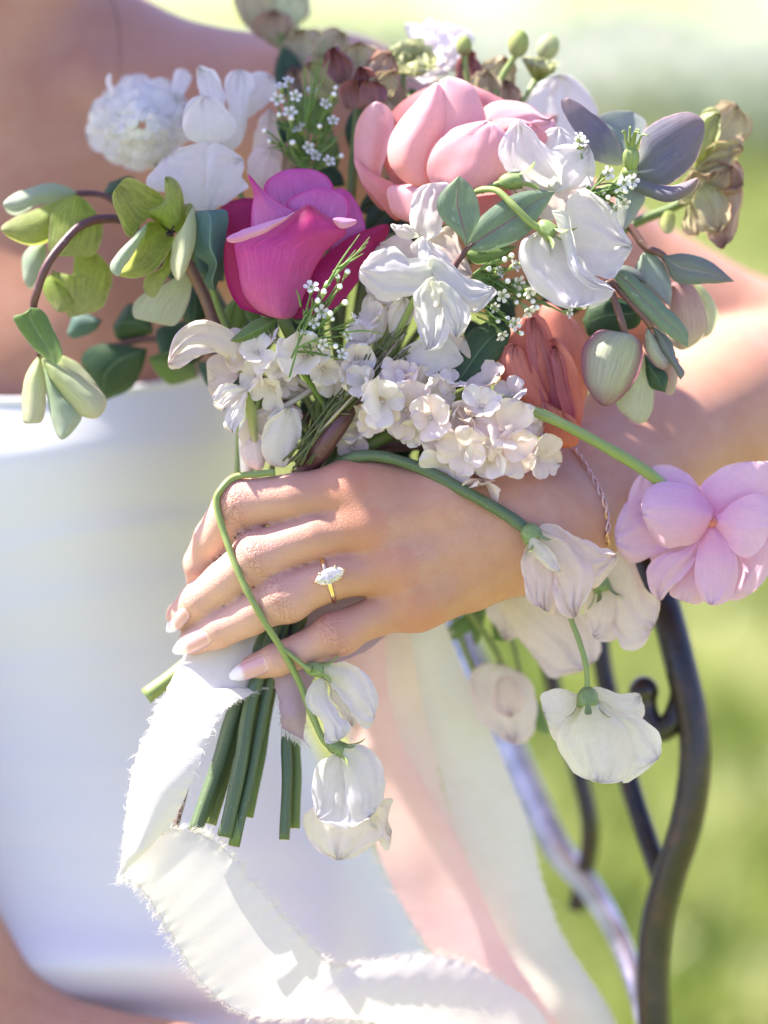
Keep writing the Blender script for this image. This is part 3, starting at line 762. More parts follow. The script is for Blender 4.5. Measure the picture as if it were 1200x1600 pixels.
PINK_D = petal_mat('deep_pink_petal', (0.68, 0.19, 0.13), (0.77, 0.30, 0.28), (0.78, 0.36, 0.38), vein=0.08, transl=0.25, edge=(0.60, 0.22, 0.18), edge_w=.06, vein_u=34, vbump=0.08)
CORAL = petal_mat('coral_petal', (0.78, 0.20, 0.09), (0.78, 0.27, 0.19), (0.78, 0.33, 0.27), vein=0.2, transl=0.4, vein_u=30)
CORAL_D = petal_mat('streaked_coral_petal', (0.60, 0.10, 0.09), (0.60, 0.20, 0.20), (0.62, 0.25, 0.26), vein=0.3, transl=0.25, edge=(0.48, 0.10, 0.14), edge_w=.2, vein_u=22)
LILAC = petal_mat('lilac_pink_petal', (0.78, 0.32, 0.54), (0.80, 0.50, 0.68), (0.82, 0.60, 0.74), vein=0.07, transl=0.38, vein_u=34, edge=(0.80, 0.50, 0.68), edge_w=.05, vbump=0.08)
HG = petal_mat('green_sepal', (0.36, 0.54, 0.06), (0.42, 0.55, 0.14), (0.50, 0.56, 0.26), vein=0.38, mottle=.2, transl=0.55, edge=(0.46, 0.40, 0.26), edge_w=.07, vein_u=22, tsat=(1.0, 1.0, .6))
HG_P = petal_mat('pale_green_sepal', (0.52, 0.62, 0.26), (0.58, 0.64, 0.38), (0.58, 0.58, 0.40), vein=0.2, transl=0.42, edge=(0.46, 0.36, 0.28), edge_w=.08, vein_u=22)
HG_B = petal_mat('bluish_green_sepal', (0.34, 0.46, 0.22), (0.36, 0.46, 0.32), (0.46, 0.52, 0.42), vein=0.15, transl=0.4, vein_u=22)
HM = petal_mat('mauve_sepal', (0.20, 0.25, 0.17), (0.165, 0.16, 0.215), (0.27, 0.20, 0.22), vein=0.22, transl=0.28, edge=(0.50, 0.30, 0.32), edge_w=.06, vein_u=26)
HM_G = petal_mat('grey_green_sepal', (0.26, 0.36, 0.24), (0.30, 0.38, 0.32), (0.36, 0.38, 0.36), vein=0.2, transl=0.3, edge=(0.48, 0.34, 0.32), edge_w=.08, vein_u=26)
HB = petal_mat('two_tone_sepal', (0.44, 0.52, 0.34), (0.50, 0.54, 0.40), (0.46, 0.46, 0.34), vein=0.28, transl=0.35, edge=(0.30, 0.085, 0.18), edge_w=.36, vein_u=24)
HPK = petal_mat('peach_mauve_sepal', (0.40, 0.16, 0.20), (0.55, 0.40, 0.32), (0.56, 0.52, 0.38), vein=0.2, transl=0.35, vein_u=22)
SAGE = petal_mat('sage_leaf', (0.20, 0.29, 0.17), (0.20, 0.30, 0.20), (0.24, 0.33, 0.20), vein=0.2, mottle=.14, spots=(.27, .36, .26), transl=0.25, midrib=(0.24, 0.10, 0.15), edge=(0.15, 0.22, 0.14), edge_w=.04)
BLUELEAF = petal_mat('blue_green_leaf', (0.07, 0.13, 0.10), (0.08, 0.16, 0.14), (0.10, 0.19, 0.16), vein=0.2, transl=0.2, midrib=(0.20, 0.28, 0.24))
DARKLEAF = petal_mat('dark_leaf', (0.035, 0.075, 0.030), (0.030, 0.072, 0.030), (0.045, 0.09, 0.04), vein=0.2, transl=0.15, rough=.4, midrib=(0.10, 0.16, 0.08))
GREENLEAF = petal_mat('fresh_leaf', (0.14, 0.25, 0.06), (0.16, 0.27, 0.08), (0.20, 0.30, 0.12), vein=0.18, transl=0.4, midrib=(0.24, 0.32, 0.16), edge=(0.42, 0.42, 0.32), edge_w=.08)
GREYLEAF = petal_mat('grey_mauve_leaf', (0.17, 0.20, 0.14), (0.19, 0.23, 0.20), (0.20, 0.20, 0.20), vein=0.22, transl=0.25, midrib=(0.30, 0.26, 0.26), edge=(0.26, 0.26, 0.22), edge_w=.06)
BROWN = petal_mat('antique_brown_petal', (0.42, 0.44, 0.24), (0.50, 0.38, 0.28), (0.46, 0.28, 0.25), vein=0.2, transl=0.3, edge=(0.36, 0.12, 0.13), edge_w=.16)
WINE = petal_mat('wine_petal', (0.40, 0.30, 0.20), (0.36, 0.17, 0.16), (0.30, 0.09, 0.10), vein=0.25, transl=0.3, edge=(0.42, 0.26, 0.24), edge_w=.08)
BROWN_G = petal_mat('antique_green_petal', (0.46, 0.52, 0.24), (0.54, 0.50, 0.30), (0.56, 0.44, 0.30), vein=0.2, transl=0.3, edge=(0.46, 0.26, 0.16), edge_w=.12)
LIME = petal_mat('lime_petal', (0.34, 0.44, 0.10), (0.46, 0.52, 0.20), (0.54, 0.56, 0.32), vein=0.12, transl=0.4)
SOFTW = petal_mat('soft_white_petal', (0.86, 0.88, 0.74), (0.89, 0.88, 0.86), (0.90, 0.89, 0.89), vein=0.045, transl=0.5, vbump=0.08)
WAX = petal_mat('wax_flower_petal', (0.76, 0.74, 0.66), (0.86, 0.84, 0.84), (0.88, 0.87, 0.87), vein=0.05, transl=0.3)
ST_GREEN = stem_mat('green_stem', (0.095, 0.15, 0.035), (0.16, 0.225, 0.06))
ST_BLUE = stem_mat('blue_green_stem', (0.060, 0.100, 0.048), (0.115, 0.165, 0.080))
ST_LITE = stem_mat('light_green_stem', (0.19, 0.255, 0.065), (0.26, 0.33, 0.11))
ST_PURP = stem_mat('purple_stem', (0.075, 0.028, 0.034), (0.14, 0.06, 0.06))
ST_BROWN = stem_mat('brown_stem', (0.13, 0.065, 0.05), (0.20, 0.10, 0.08))
ST_NEEDLE = stem_mat('needle_green', (0.10, 0.19, 0.035), (0.17, 0.27, 0.06))
ST_OLIVE = stem_mat('olive_needle', (0.055, 0.095, 0.025), (0.13, 0.13, 0.05))
HYDR_B = petal_mat('browning_floret', (0.80, 0.74, 0.64), (0.80, 0.70, 0.62), (0.62, 0.44, 0.28), vein=0.2, transl=0.3, spots=(0.45, 0.28, 0.14))
CALYX = stem_mat('calyx_green', (0.14, 0.205, 0.055), (0.22, 0.295, 0.11))
BUD_WHITE = simple_mat('white_bud', (0.82, 0.80, 0.78), 0.5, .05)
DARKEYE = simple_mat('dark_centre', (0.035, 0.022, 0.012), 0.8, .5, 900)

BN = [0]
def bundle(parent, base, mat, r=2.0, end=None, n=40, via=None, name='stem', sides=8):
    """stem from a bloom down into the hand, and out below it where the photograph shows its cut end"""
    g = np.random.default_rng(500 + BN[0]); BN[0] += 1; k = g.random(4)
    e1 = (500 + 60 * k[0], 722, 30 + 18 * k[1]); e2 = (452 + 40 * k[0], 880, 28 + 20 * k[2]); e3 = (418 + 34 * k[3], 1010, 27 + 16 * k[2])
    path = [base] + (via or []) + [e1, e2, e3]
    if end is not None: path += [((e3[0] + end[0]) / 2, (e3[1] + end[1]) / 2, (e3[2] + end[2]) / 2), end]
    return tube(name, [(*q[:3], r) for q in path], mat, parent, n=n, sides=sides)
def calyx(parent, px, py, d, dirv, r=3.0, L=6.0, mat=None, seed=1):
    """green cup with five pointed teeth, opening along dirv"""
    c = P(px, py, d); parts = []; dirv = unit(dirv)
    parts.append(tube_mesh([np.r_[c - dirv * L * .5, r * .45], np.r_[c - dirv * L * .2, r * .9], np.r_[c + dirv * L * .45, r]], 8, 10))
    for k in range(5):
        parts.append(petal3(c + dirv * L * .35, dirv, k * 2 * pi / 5 + seed, L * 1.0, r * .9, 20, 75, cup=.2, seed=seed + k, r0=r * .95, tipw=.1, nv=7, nu=5))
    V, F, uv = cat_meshes(parts); return mesh_obj('calyx', V, F, mat or CALYX, parent, uv)

# ================================================================ roses
rose = thing('rose', 'magenta rose with lilac inner petals, left of the middle of the bouquet', 'flower', P(440, 500, 18))
petal(rose, MAG_D, [(470, 480), (372, 440), (345, 380), (344, 325), (390, 309), (420, 330), (440, 400)], 3, 26, 30, 5, name='petal')
petal(rose, MAG_L, [(470, 400), (430, 345), (412, 295), (432, 271), (466, 263), (503, 270), (522, 295), (520, 350)], 4, 22, 24, 4, tcurl=-4, curl=2)
petal(rose, MAG_L, [(500, 470), (520, 360), (520, 300), (540, 297), (557, 315), (571, 351), (566, 372), (540, 440)], 3, 20, 24, 3, curl=2)
petal(rose, MAG_L, [(490, 400), (462, 345), (447, 318), (474, 300), (505, 293), (537, 305), (546, 330), (530, 370)], 4, 14, 13, 4, curl=2, tcurl=-2)
petal(rose, MAG_L, [(420, 430), (394, 372), (393, 330), (396, 302), (387, 272), (412, 298), (440, 320), (465, 335), (452, 380)], 4, 12, 8, 3, curl=1.5, dL=3)
petal(rose, MAG_D, [(450, 496), (480, 452), (493, 412), (547, 370), (575, 358), (604, 350), (607, 366), (586, 394), (566, 430), (532, 474), (495, 492)], 5, 14, 20, 4, curl=2)
petal(rose, MAG_D, [(430, 497), (392, 487), (372, 478), (355, 445), (350, 410), (353, 376), (372, 378), (392, 420), (410, 470)], 5, 11, 6, 2, curl=2.5)
petal(rose, MAG, [(436, 498), (400, 485), (376, 458), (366, 410), (360, 380), (398, 362), (436, 346), (463, 330), (482, 319), (500, 330), (512, 337), (530, 350), (541, 364), (508, 393), (488, 430), (474, 464), (460, 494)], 8, 8, 2, 7, curl=-3, tcurl=-2, nv=30, nu=20, nz=.7)
petal(rose, MAG_R, [(462, 331), (440, 340), (400, 352), (372, 362), (354, 372), (364, 380), (400, 370), (432, 354)], 4, 1, -3.5, 2.2, nu=9, name='petal_rim')
petal(rose, MAG_R, [(520, 342), (538, 340), (557, 344), (552, 352), (532, 357)], 2, 1, 2, 1.6, nu=8, name='petal_rim')
bundle(rose, (440, 492, 14), ST_GREEN, 2.6, (306, 1298, 9))
for q, tp in (([(436, 494), (398, 500), (370, 522), (359, 533), (384, 536), (420, 524)], 3), ([(450, 496), (470, 500), (492, 498), (475, 510)], 2)):
    petal(rose, GREENLEAF, q, tp, 10, 6, 2.5, fold=-1.5, name='sepal')

rose2 = thing('rose', 'large pale pink cupped rose at the top of the bouquet', 'flower', P(700, 330, 40))
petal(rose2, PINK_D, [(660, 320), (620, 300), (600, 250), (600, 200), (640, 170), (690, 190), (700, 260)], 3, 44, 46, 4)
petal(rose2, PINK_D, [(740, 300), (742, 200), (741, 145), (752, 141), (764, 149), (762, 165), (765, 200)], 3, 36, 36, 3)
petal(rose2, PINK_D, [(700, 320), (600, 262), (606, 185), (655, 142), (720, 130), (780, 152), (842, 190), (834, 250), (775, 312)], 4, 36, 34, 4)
petal(rose2, PINK, [(694, 305), (660, 240), (668, 170), (684, 131), (696, 121), (712, 121), (735, 131), (750, 154), (760, 194), (752, 275)], 4, 19, 22, 4.5, curl=-1, tcurl=2)
petal(rose2, PINK, [(740, 290), (754, 210), (754, 172), (775, 158), (800, 157), (826, 164), (848, 179), (864, 183), (868, 204), (846, 222), (800, 270)], 7, 24, 26, 4, ruf=1.4)
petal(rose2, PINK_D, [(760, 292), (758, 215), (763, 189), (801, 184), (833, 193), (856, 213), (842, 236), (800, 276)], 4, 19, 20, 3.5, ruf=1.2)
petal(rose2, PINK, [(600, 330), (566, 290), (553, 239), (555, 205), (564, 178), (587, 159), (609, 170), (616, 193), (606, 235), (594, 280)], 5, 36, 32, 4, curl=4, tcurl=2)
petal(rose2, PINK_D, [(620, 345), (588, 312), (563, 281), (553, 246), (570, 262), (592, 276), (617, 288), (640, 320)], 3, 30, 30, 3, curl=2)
petal(rose2, PINK, [(652, 291), (630, 282), (612, 263), (605, 236), (614, 204), (640, 170), (664, 143), (683, 129), (695, 150), (698, 185), (693, 215), (684, 244), (677, 286)], 7, 16, 19, 5.5, curl=0, tcurl=1.5)
petal(rose2, PINK, [(732, 299), (690, 293), (670, 281), (667, 256), (676, 230), (700, 205), (732, 193), (764, 189), (788, 204), (802, 230), (813, 262), (790, 289), (762, 298)], 7, 12, 13, 5.5, curl=0, tcurl=-1.5, ruf=.7)
petal(rose2, PINK, [(655, 352), (617, 337), (607, 314), (607, 292), (632, 288), (670, 286), (705, 290), (712, 320), (696, 350)], 5, 19, 20, 6, curl=-1)
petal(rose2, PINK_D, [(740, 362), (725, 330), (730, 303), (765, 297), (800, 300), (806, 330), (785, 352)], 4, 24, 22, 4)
bundle(rose2, (690, 335, 32), ST_GREEN, 2.8, (350, 1306, 10), via=[(610, 560, 45)])

rose3 = thing('rose', 'coral rose with streaked folded petals resting against the forearm', 'flower', P(850, 640, 34))
petal(rose3, CORAL, [(890, 690), (850, 600), (835, 520), (846, 472), (880, 486), (917, 525), (924, 585), (908, 645), (900, 680)], 4, 30, 30, 6, curl=-2)
petal(rose3, CORAL, [(860, 690), (795, 620), (776, 565), (788, 524), (822, 494), (852, 500), (872, 560), (876, 640)], 4, 24, 22, 7, ruf=.6)
petal(rose3, CORAL, [(884, 690), (850, 640), (846, 590), (862, 530), (884, 540), (906, 590), (912, 640), (902, 676)], 3, 22, 20, 3, ruf=1.4, dR=-3)
petal(rose3, CORAL_D, [(870, 668), (840, 612), (824, 555), (822, 508), (833, 495), (850, 512), (864, 550), (878, 604), (882, 650)], 4, 16, 15, -2, curl=1, crinkle=1.2, ruf=1.6, dL=-4)
petal(rose3, CORAL, [(846, 662), (806, 626), (780, 574), (784, 546), (806, 538), (834, 575), (856, 625)], 4, 16, 12, 3, ruf=1.4, tcurl=-2)
petal(rose3, CORAL_D, [(896, 676), (878, 640), (866, 592), (860, 548), (868, 541), (882, 566), (890, 606), (898, 640)], 4, 13, 17, -1.5, crinkle=1.2, ruf=1.2, dL=-3)
petal(rose3, CORAL, [(884, 700), (850, 690), (832, 655), (846, 628), (876, 640), (902, 660), (904, 690)], 4, 19, 11, 3, curl=2, ruf=1.2)
bundle(rose3, (850, 670, 32), ST_GREEN, 2.6, None, via=[(700, 690, 42)])

# ================================================================ lilac pink ranunculus on its own long stem
ran = thing('ranunculus', 'lilac pink many petalled flower leaning out at the right on a long green stem', 'flower', P(1100, 820, 20))
petal(ran, LILAC, [(1110, 760), (1040, 770), (1010, 840), (1040, 915), (1110, 935), (1180, 915), (1205, 840), (1175, 775)], 4, 30, 30, 4, name='petal')
petal(ran, LILAC, [(1110, 812), (1083, 749), (1053, 729), (1018, 729), (988, 757), (982, 795), (1003, 824), (1050, 830)], 3, 24, 16, 4, curl=2, ruf=.6)
petal(ran, LILAC, [(1100, 822), (1040, 790), (990, 776), (964, 812), (961, 845), (970, 868), (992, 879), (1024, 868), (1060, 850)], 4, 20, 18, 4, ruf=.8)
petal(ran, LILAC, [(1112, 808), (1105, 782), (1096, 758), (1135, 727), (1178, 722), (1222, 726), (1224, 775), (1170, 788)], 4, 18, 16, 5, curl=2)
petal(ran, LILAC, [(1114, 818), (1150, 860), (1160, 900), (1138, 938), (1172, 929), (1204, 890), (1214, 828), (1170, 810)], 4, 20, 26, 4)
petal(ran, LILAC, [(1102, 826), (1079, 870), (1046, 923), (1070, 940), (1097, 941), (1120, 900), (1118, 850)], 3, 20, 20, 4, label=None)
petal(ran, LILAC, [(1106, 818), (1070, 856), (1040, 864), (1013, 884), (1012, 912), (1030, 938), (1050, 918), (1080, 886), (1100, 845)], 5, 14, 16, 4, curl=1.5)
petal(ran, LILAC, [(1108, 822), (1092, 850), (1086, 885), (1089, 922), (1109, 945), (1139, 938), (1153, 900), (1149, 864), (1127, 828)], 4, 12, 10, 5, fold=1)
petal(ran, LILAC, [(1112, 814), (1132, 796), (1168, 773), (1198, 779), (1206, 823), (1182, 864), (1157, 870), (1130, 842)], 4, 12, 8, 5, curl=1)
petal(ran, LILAC, [(1114, 810), (1108, 784), (1080, 761), (1040, 752), (1010, 766), (1003, 804), (1030, 850), (1061, 855), (1094, 842)], 5, 11, 6, 7, curl=-1)
V, F, uv = bead(P(1112, 815, 9.5), 2.4, 1, n=6); mesh_obj('eye', V, F, PINK_D, ran, uv)
tube('stem', [(640, 655, 30, 2.2), (690, 630, 22, 2.2), (765, 624, 10, 2.2), (850, 649, 4, 2.2), (930, 689, 3, 2.2), (1010, 737, 8, 2.3), (1060, 780, 18, 2.2)], ST_LITE, ran, n=60, sides=12)

# ================================================================ sweet peas
def pea(name_label, at, group=None):
    return thing('sweet_pea', name_label, 'flower', P(*at), group)
SP = 'white and blush sweet peas in the bouquet'
a = pea('white sweet pea with a pointed hood, right of the pink rose', (860, 300, 20), SP)
petal(a, WHITE, [(860, 300), (838, 240), (838, 212), (873, 199), (894, 212), (904, 232), (890, 280)], 3, 22, 20, 3)
petal(a, WHITE, [(866, 300), (806, 279), (782, 250), (779, 230), (790, 206), (812, 186), (838, 212), (862, 236), (880, 270)], 5, 10, 4, 5, curl=2, ruf=.8)
petal(a, WHITE, [(862, 298), (848, 262), (862, 236), (885, 226), (919, 226), (930, 262), (924, 286), (898, 297)], 4, 9, 8, 5, ruf=1.2, crinkle=.5)
petal(a, BLUSH, [(858, 345), (820, 318), (800, 280), (850, 268), (905, 270), (928, 285), (905, 318)], 3, 12, 10, 4, ruf=.7)
calyx(a, 798, 283, 6, (1, .15, -.1), 3.6, 9)
tube('stem', [(752, 300, 10, 1.0), (770, 290, 8, 1.1), (788, 284, 6, 1.5)], CALYX, a, n=12)
b_ = pea('white sweet pea facing right with a ridged lower petal, above the dark leaf sprig', (880, 440, 10), SP)
petal(b_, WHITE, [(880, 372), (882, 330), (893, 304), (917, 295), (946, 315), (966, 346), (988, 384), (974, 411), (954, 436), (915, 424), (890, 400)], 6, 8, 6, 6, curl=2, ruf=1.2)
petal(b_, WHITE, [(862, 362), (820, 371), (811, 396), (815, 418), (831, 448), (868, 477), (900, 480), (939, 474), (960, 456), (930, 430), (902, 400)], 6, 4, -2, 7, curl=-1.5, ruf=1.4, crinkle=.8, nv=28, nu=20)
petal(b_, WHITE, [(868, 340), (862, 330), (880, 328), (894, 356), (905, 411), (932, 438), (962, 454), (918, 448), (894, 425), (880, 385)], 6, -3, -6, 2.5, fold=-1, ruf=.5)
calyx(b_, 854, 358, -1, (.7, -.6, .2), 3.6, 8)
tube('stem', [(742, 300, 8, 1.3), (760, 296, 4, 1.35), (780, 300, 1, 1.35), (806, 325, -2, 1.4), (832, 350, -2, 1.5), (848, 357, -1, 1.8)], ST_LITE, b_, n=36, sides=10)
c_ = pea('white sweet pea with spread wings in the very middle of the bouquet', (670, 450, 0), SP)
petal(c_, WHITE, [(672, 430), (655, 410), (657, 372), (666, 373), (672, 393), (684, 408)], 3, -6, -2, 1.5, nu=8)
petal(c_, WHITE, [(680, 420), (664, 455), (639, 463), (608, 471), (585, 462), (566, 443), (562, 420), (585, 393), (616, 387), (640, 403), (660, 404)], 6, -6, 0, 4, curl=-1, ruf=.8)
petal(c_, WHITE, [(668, 408), (690, 402), (723, 428), (773, 451), (770, 466), (739, 490), (715, 470), (690, 455)], 3, -6, 0, 4, ruf=.8)
petal(c_, WHITE, [(676, 432), (650, 455), (646, 478), (650, 505), (658, 533), (667, 548), (694, 540), (702, 518), (700, 480), (692, 450)], 5, -9, -4, 4, ruf=1.1, crinkle=.7)
petal(c_, WHITE, [(686, 440), (690, 478), (700, 507), (712, 528), (726, 516), (737, 490), (722, 468), (704, 448)], 3, -10, -7, 3, ruf=1.0, crinkle=.6)
petal(c_, CREAM, [(674, 440), (672, 462), (680, 480), (690, 470), (690, 450)], 2, -11, -10, 2, nu=8)
bundle(c_, (668, 425, 2), ST_LITE, 1.3)
d_ = pea('small lilac tinted sweet pea tucked against the sage leaf', (670, 370, 8), SP)
petal(d_, WHITE, [(664, 376), (648, 366), (641, 348), (642, 319), (651, 296), (674, 286), (703, 289), (697, 325), (692, 352), (684, 367)], 5, 6, 4, 4, curl=1, ruf=.5)
petal(d_, CREAM, [(655, 370), (634, 374), (620, 366), (610, 352), (626, 350), (643, 354)], 3, 4, 1, 2, nu=8)
petal(d_, WHITE, [(655, 372), (640, 388), (655, 404), (690, 425), (712, 430), (702, 404), (676, 380)], 4, 6, 8, 3)
petal(d_, BLUSH, [(668, 376), (697, 353), (712, 366), (722, 388), (738, 432), (706, 420), (684, 400)], 4, 9, 13, 3, ruf=.9)
petal(d_, BLUSH, [(665, 440), (600, 440), (576, 412), (592, 382), (624, 368), (652, 385)], 3, 14, 18, 3)
bundle(d_, (668, 385, 12), ST_LITE, 1.2)
e_ = pea('white sweet pea with an upright tip, beside the white carnation', (340, 230, 40), SP)
petal(e_, WHITE, [(335, 225), (322, 170), (311, 145), (309, 104), (336, 112), (348, 136), (352, 166), (350, 210)], 3, 44, 46, 3, curl=2)
petal(e_, WHITE, [(345, 228), (360, 190), (350, 130), (370, 109), (396, 120), (388, 165), (382, 210), (365, 235)], 3, 46, 50, 4, curl=2)
petal(e_, WHITE, [(372, 190), (374, 150), (393, 114), (426, 119), (431, 146), (405, 172)], 3, 54, 58, 3, ruf=.8)
petal(e_, WHITE, [(336, 228), (296, 217), (284, 186), (294, 160), (320, 149), (350, 164), (369, 195), (357, 217)], 4, 36, 34, 6, curl=2)
petal(e_, BLUSH, [(410, 300), (395, 260), (400, 200), (425, 170), (440, 230), (437, 280)], 3, 52, 52, 4)
bundle(e_, (345, 235, 42), ST_LITE, 1.3)
f_ = pea('broad creased white sweet pea, left of the magenta rose', (320, 300, 30), SP)
petal(f_, WHITE, [(325, 335), (280, 312), (229, 287), (258, 246), (300, 225), (328, 228), (334, 280)], 3, 26, 34, 4, ruf=.6)
petal(f_, WHITE, [(325, 336), (322, 280), (326, 228), (352, 229), (381, 250), (378, 278), (389, 291), (370, 306), (345, 322)], 4, 26, 30, 4, fold=2, ruf=.6)
petal(f_, BLUSH, [(400, 300), (385, 268), (400, 230), (425, 235), (438, 270), (420, 300)], 3, 44, 46, 4)
bundle(f_, (330, 330, 30), ST_LITE, 1.3)
g_ = pea('blush sweet pea at the lower left of the bouquet, above the gown', (320, 580, 16), SP)
petal(g_, BLUSH, [(336, 590), (322, 566), (345, 552), (372, 570), (373, 588), (338, 620), (325, 606)], 4, 18, 20, 3, ruf=.8)
petal(g_, BLUSH, [(345, 545), (300, 563), (280, 577), (263, 570), (269, 531), (292, 508), (320, 500), (360, 514), (373, 542), (364, 566)], 3, 10, 6, 5, curl=2, ruf=1.1)
petal(g_, BLUSH, [(350, 545), (360, 515), (385, 518), (392, 545), (378, 575), (360, 580)], 3, 14, 14, 3, ruf=.8)
bundle(g_, (355, 560, 18), ST_LITE, 1.2)
h_ = pea('half hidden pale sweet pea behind the winged white one', (640, 560, 12), SP)
petal(h_, HYDR, [(575, 540), (564, 490), (577, 457), (604, 484), (603, 516)], 2, 14, 12, 3)
petal(h_, HYDR, [(612, 525), (606, 486), (631, 464), (649, 485), (632, 510)], 2, 14, 10, 3)
petal(h_, WHITE, [(660, 580), (612, 600), (596, 577), (631, 545), (685, 522), (725, 556), (710, 574)], 4, 8, 6, 5, ruf=.6)
petal(h_, CREAM, [(640, 575), (610, 597), (640, 610), (667, 597), (671, 572)], 2, 5, 3, 4)
petal(h_, HYDR, [(694, 575), (685, 590), (688, 612), (698, 618), (707, 604), (704, 582)], 3, 4, 2, 2, nu=8)
petal(h_, BLUSH, [(715, 545), (690, 520), (700, 505), (728, 530), (735, 560)], 3, 9, 9, 2)
bundle(h_, (600, 560, 16), ST_LITE, 1.2)
# the long sprays that hang below
SPL = 'sweet peas hanging loose below the hand'
k_ = pea('two cream sweet peas on one thin green stem looped over the fingers', (345, 770, 0), SPL)
loop = [(430, 738), (398, 741), (366, 746), (346, 764), (338, 785), (350, 832), (376, 902), (410, 966), (445, 1022), (470, 1072), (488, 1118), (505, 1155), (520, 1170)]
LP = []
for i, (x, y) in enumerate(loop):
    dd = surf_d(x, y); dd = min(dd, 9) - 1.9
    LP.append([x, y, dd])
for i in range(1, len(LP) - 1): LP[i][2] = min(LP[i][2], 0.5 * (LP[i - 1][2] + LP[i + 1][2]) + 1.5)
tube('stem', [(*q, 1.35) for q in LP], ST_LITE, k_, n=110, sides=10)
tube('stem', [(438, 1010, LP[8][2], 1.0), (456, 1024, LP[8][2] - 1, 1.0), (478, 1042, LP[8][2] - 2, 1.1), (486, 1046, LP[8][2] - 2, 1.5)], ST_LITE, k_, n=16)
z0 = LP[9][2]
calyx(k_, 493, 1046, z0 - 2, (1, -.1, .2), 3.2, 8)
petal(k_, CREAM, [(508, 1052), (514, 1075), (524, 1104), (549, 1135), (562, 1117), (540, 1086), (520, 1062)], 3, z0 + 1, z0 + 5, 2)
petal(k_, WHITE, [(504, 1058), (484, 1072), (477, 1094), (484, 1112), (505, 1128), (509, 1162), (532, 1155), (548, 1137), (522, 1104), (512, 1076)], 6, z0 - 2, z0 - 4, 4, curl=1.5)
petal(k_, WHITE, [(502, 1046), (530, 1034), (565, 1047), (590, 1082), (585, 1120), (572, 1142), (552, 1117), (526, 1080)], 4, z0 - 3, z0 - 4, 5, curl=2)
calyx(k_, 526, 1168, z0 - 1, (.7, -.3, .2), 3.2, 8)
petal(k_, CREAM, [(540, 1240), (500, 1255), (475, 1274), (475, 1296), (492, 1325), (527, 1344), (566, 1334), (586, 1316), (600, 1300), (585, 1270)], 5, z0 + 3, z0 + 2, 5, ruf=1.2, crinkle=.6)
petal(k_, CREAM, [(560, 1260), (590, 1250), (614, 1248), (606, 1268), (612, 1302), (606, 1330), (590, 1312)], 4, z0 + 4, z0 + 6, 3, ruf=1)
petal(k_, WHITE, [(532, 1180), (506, 1187), (491, 1202), (488, 1252), (497, 1278), (523, 1295), (546, 1286), (544, 1235)], 4, z0 - 1, z0 - 2, 5, curl=2)
petal(k_, WHITE, [(534, 1182), (542, 1166), (566, 1164), (592, 1184), (602, 1222), (596, 1253), (578, 1278), (545, 1288), (540, 1235)], 6, z0 - 3, z0 - 4, 5, curl=1, ruf=.8)
l_ = pea('blush sweet pea with pleated petals on the green stem that crosses the wrist', (830, 840, 0), SPL)
wr = [(515, 728, 18), (556, 714, 7), (600, 714, 6), (660, 733, None), (730, 769, None), (790, 804, None), (826, 830, None)]
tube('stem', [(x, y, min(surf_d(x, y), 14) - 1.8 if z is None else z, 2.3) for x, y, z in wr], ST_BLUE, l_, n=60, sides=12)
wz = surf_d(815, 850) - 5
calyx(l_, 829, 833, wz, (.5, -.85, .2), 4.2, 7, seed=2)
petal(l_, BLUSH, [(838, 830), (818, 860), (816, 897), (827, 941), (850, 950), (866, 958), (870, 900), (858, 856)], 4, wz + 1, wz - 4, 3, ruf=1.1, crinkle=1)
petal(l_, BLUSH, [(842, 826), (862, 818), (905, 840), (963, 866), (954, 893), (925, 922), (900, 890), (866, 850)], 3, wz + 1, wz + 2, 4, ruf=1.0, crinkle=.8)
petal(l_, BLUSH, [(840, 832), (856, 880), (864, 930), (880, 962), (899, 964), (922, 925), (926, 890), (890, 850)], 4, wz - 1, wz - 5, 4, ruf=1.1, crinkle=1)
petal(l_, CREAM, [(832, 840), (826, 856), (852, 886), (876, 893), (866, 868), (846, 846)], 3, wz - 4, wz - 8, 2.5, nu=8)
tube('stem', [(890, 955, 12, 1.2), (893, 970, 10, 1.2), (905, 1002, 8, 1.2), (916, 1042, 7, 1.2), (918, 1082, 7, 1.3)], ST_LITE, l_, n=24)
calyx(l_, 918, 1090, 7, (0, -1, .25), 4.5, 8, seed=3)
petal(l_, CREAM, [(920, 1092), (930, 1074), (975, 1084), (1001, 1086), (1004, 1122), (960, 1118)], 3, 12, 14, 3, ruf=.8)
petal(l_, CREAM, [(912, 1092), (870, 1076), (844, 1088), (850, 1114), (862, 1150), (886, 1168), (908, 1130)], 3, 10, 8, 4, ruf=.9)
petal(l_, CREAM, [(934, 1096), (972, 1114), (1012, 1126), (1033, 1156), (1029, 1186), (996, 1213), (972, 1222), (965, 1160)], 4, 8, 6, 4, ruf=1, crinkle=.5)
petal(l_, CREAM, [(920, 1092), (894, 1120), (867, 1150), (884, 1190), (905, 1213), (935, 1223), (967, 1223), (985, 1200), (986, 1150), (950, 1108)], 5, 6, 0, 6, ruf=1.2, crinkle=.8, nv=26, nu=20)
m_ = pea('blush sweet pea under the lilac pink flower, half behind the pleated one', (950, 920, 24), SPL)
petal(m_, BLUSH, [(938, 905), (920, 918), (912, 942), (926, 993), (957, 1002), (975, 960), (960, 915)], 3, 26, 22, 4, ruf=.8, crinkle=.6)
petal(m_, BLUSH, [(938, 902), (957, 864), (985, 866), (1010, 922), (1033, 940), (1019, 984), (1001, 1012), (970, 1012), (952, 960)], 5, 28, 22, 5, ruf=1.3, crinkle=.8)
calyx(m_, 938, 910, 22, (.3, -.9, .2), 3.8, 8, seed=1)
tube('stem', [(860, 870, 40, 1.2), (900, 890, 34, 1.2), (936, 906, 24, 1.4)], ST_LITE, m_, n=14)
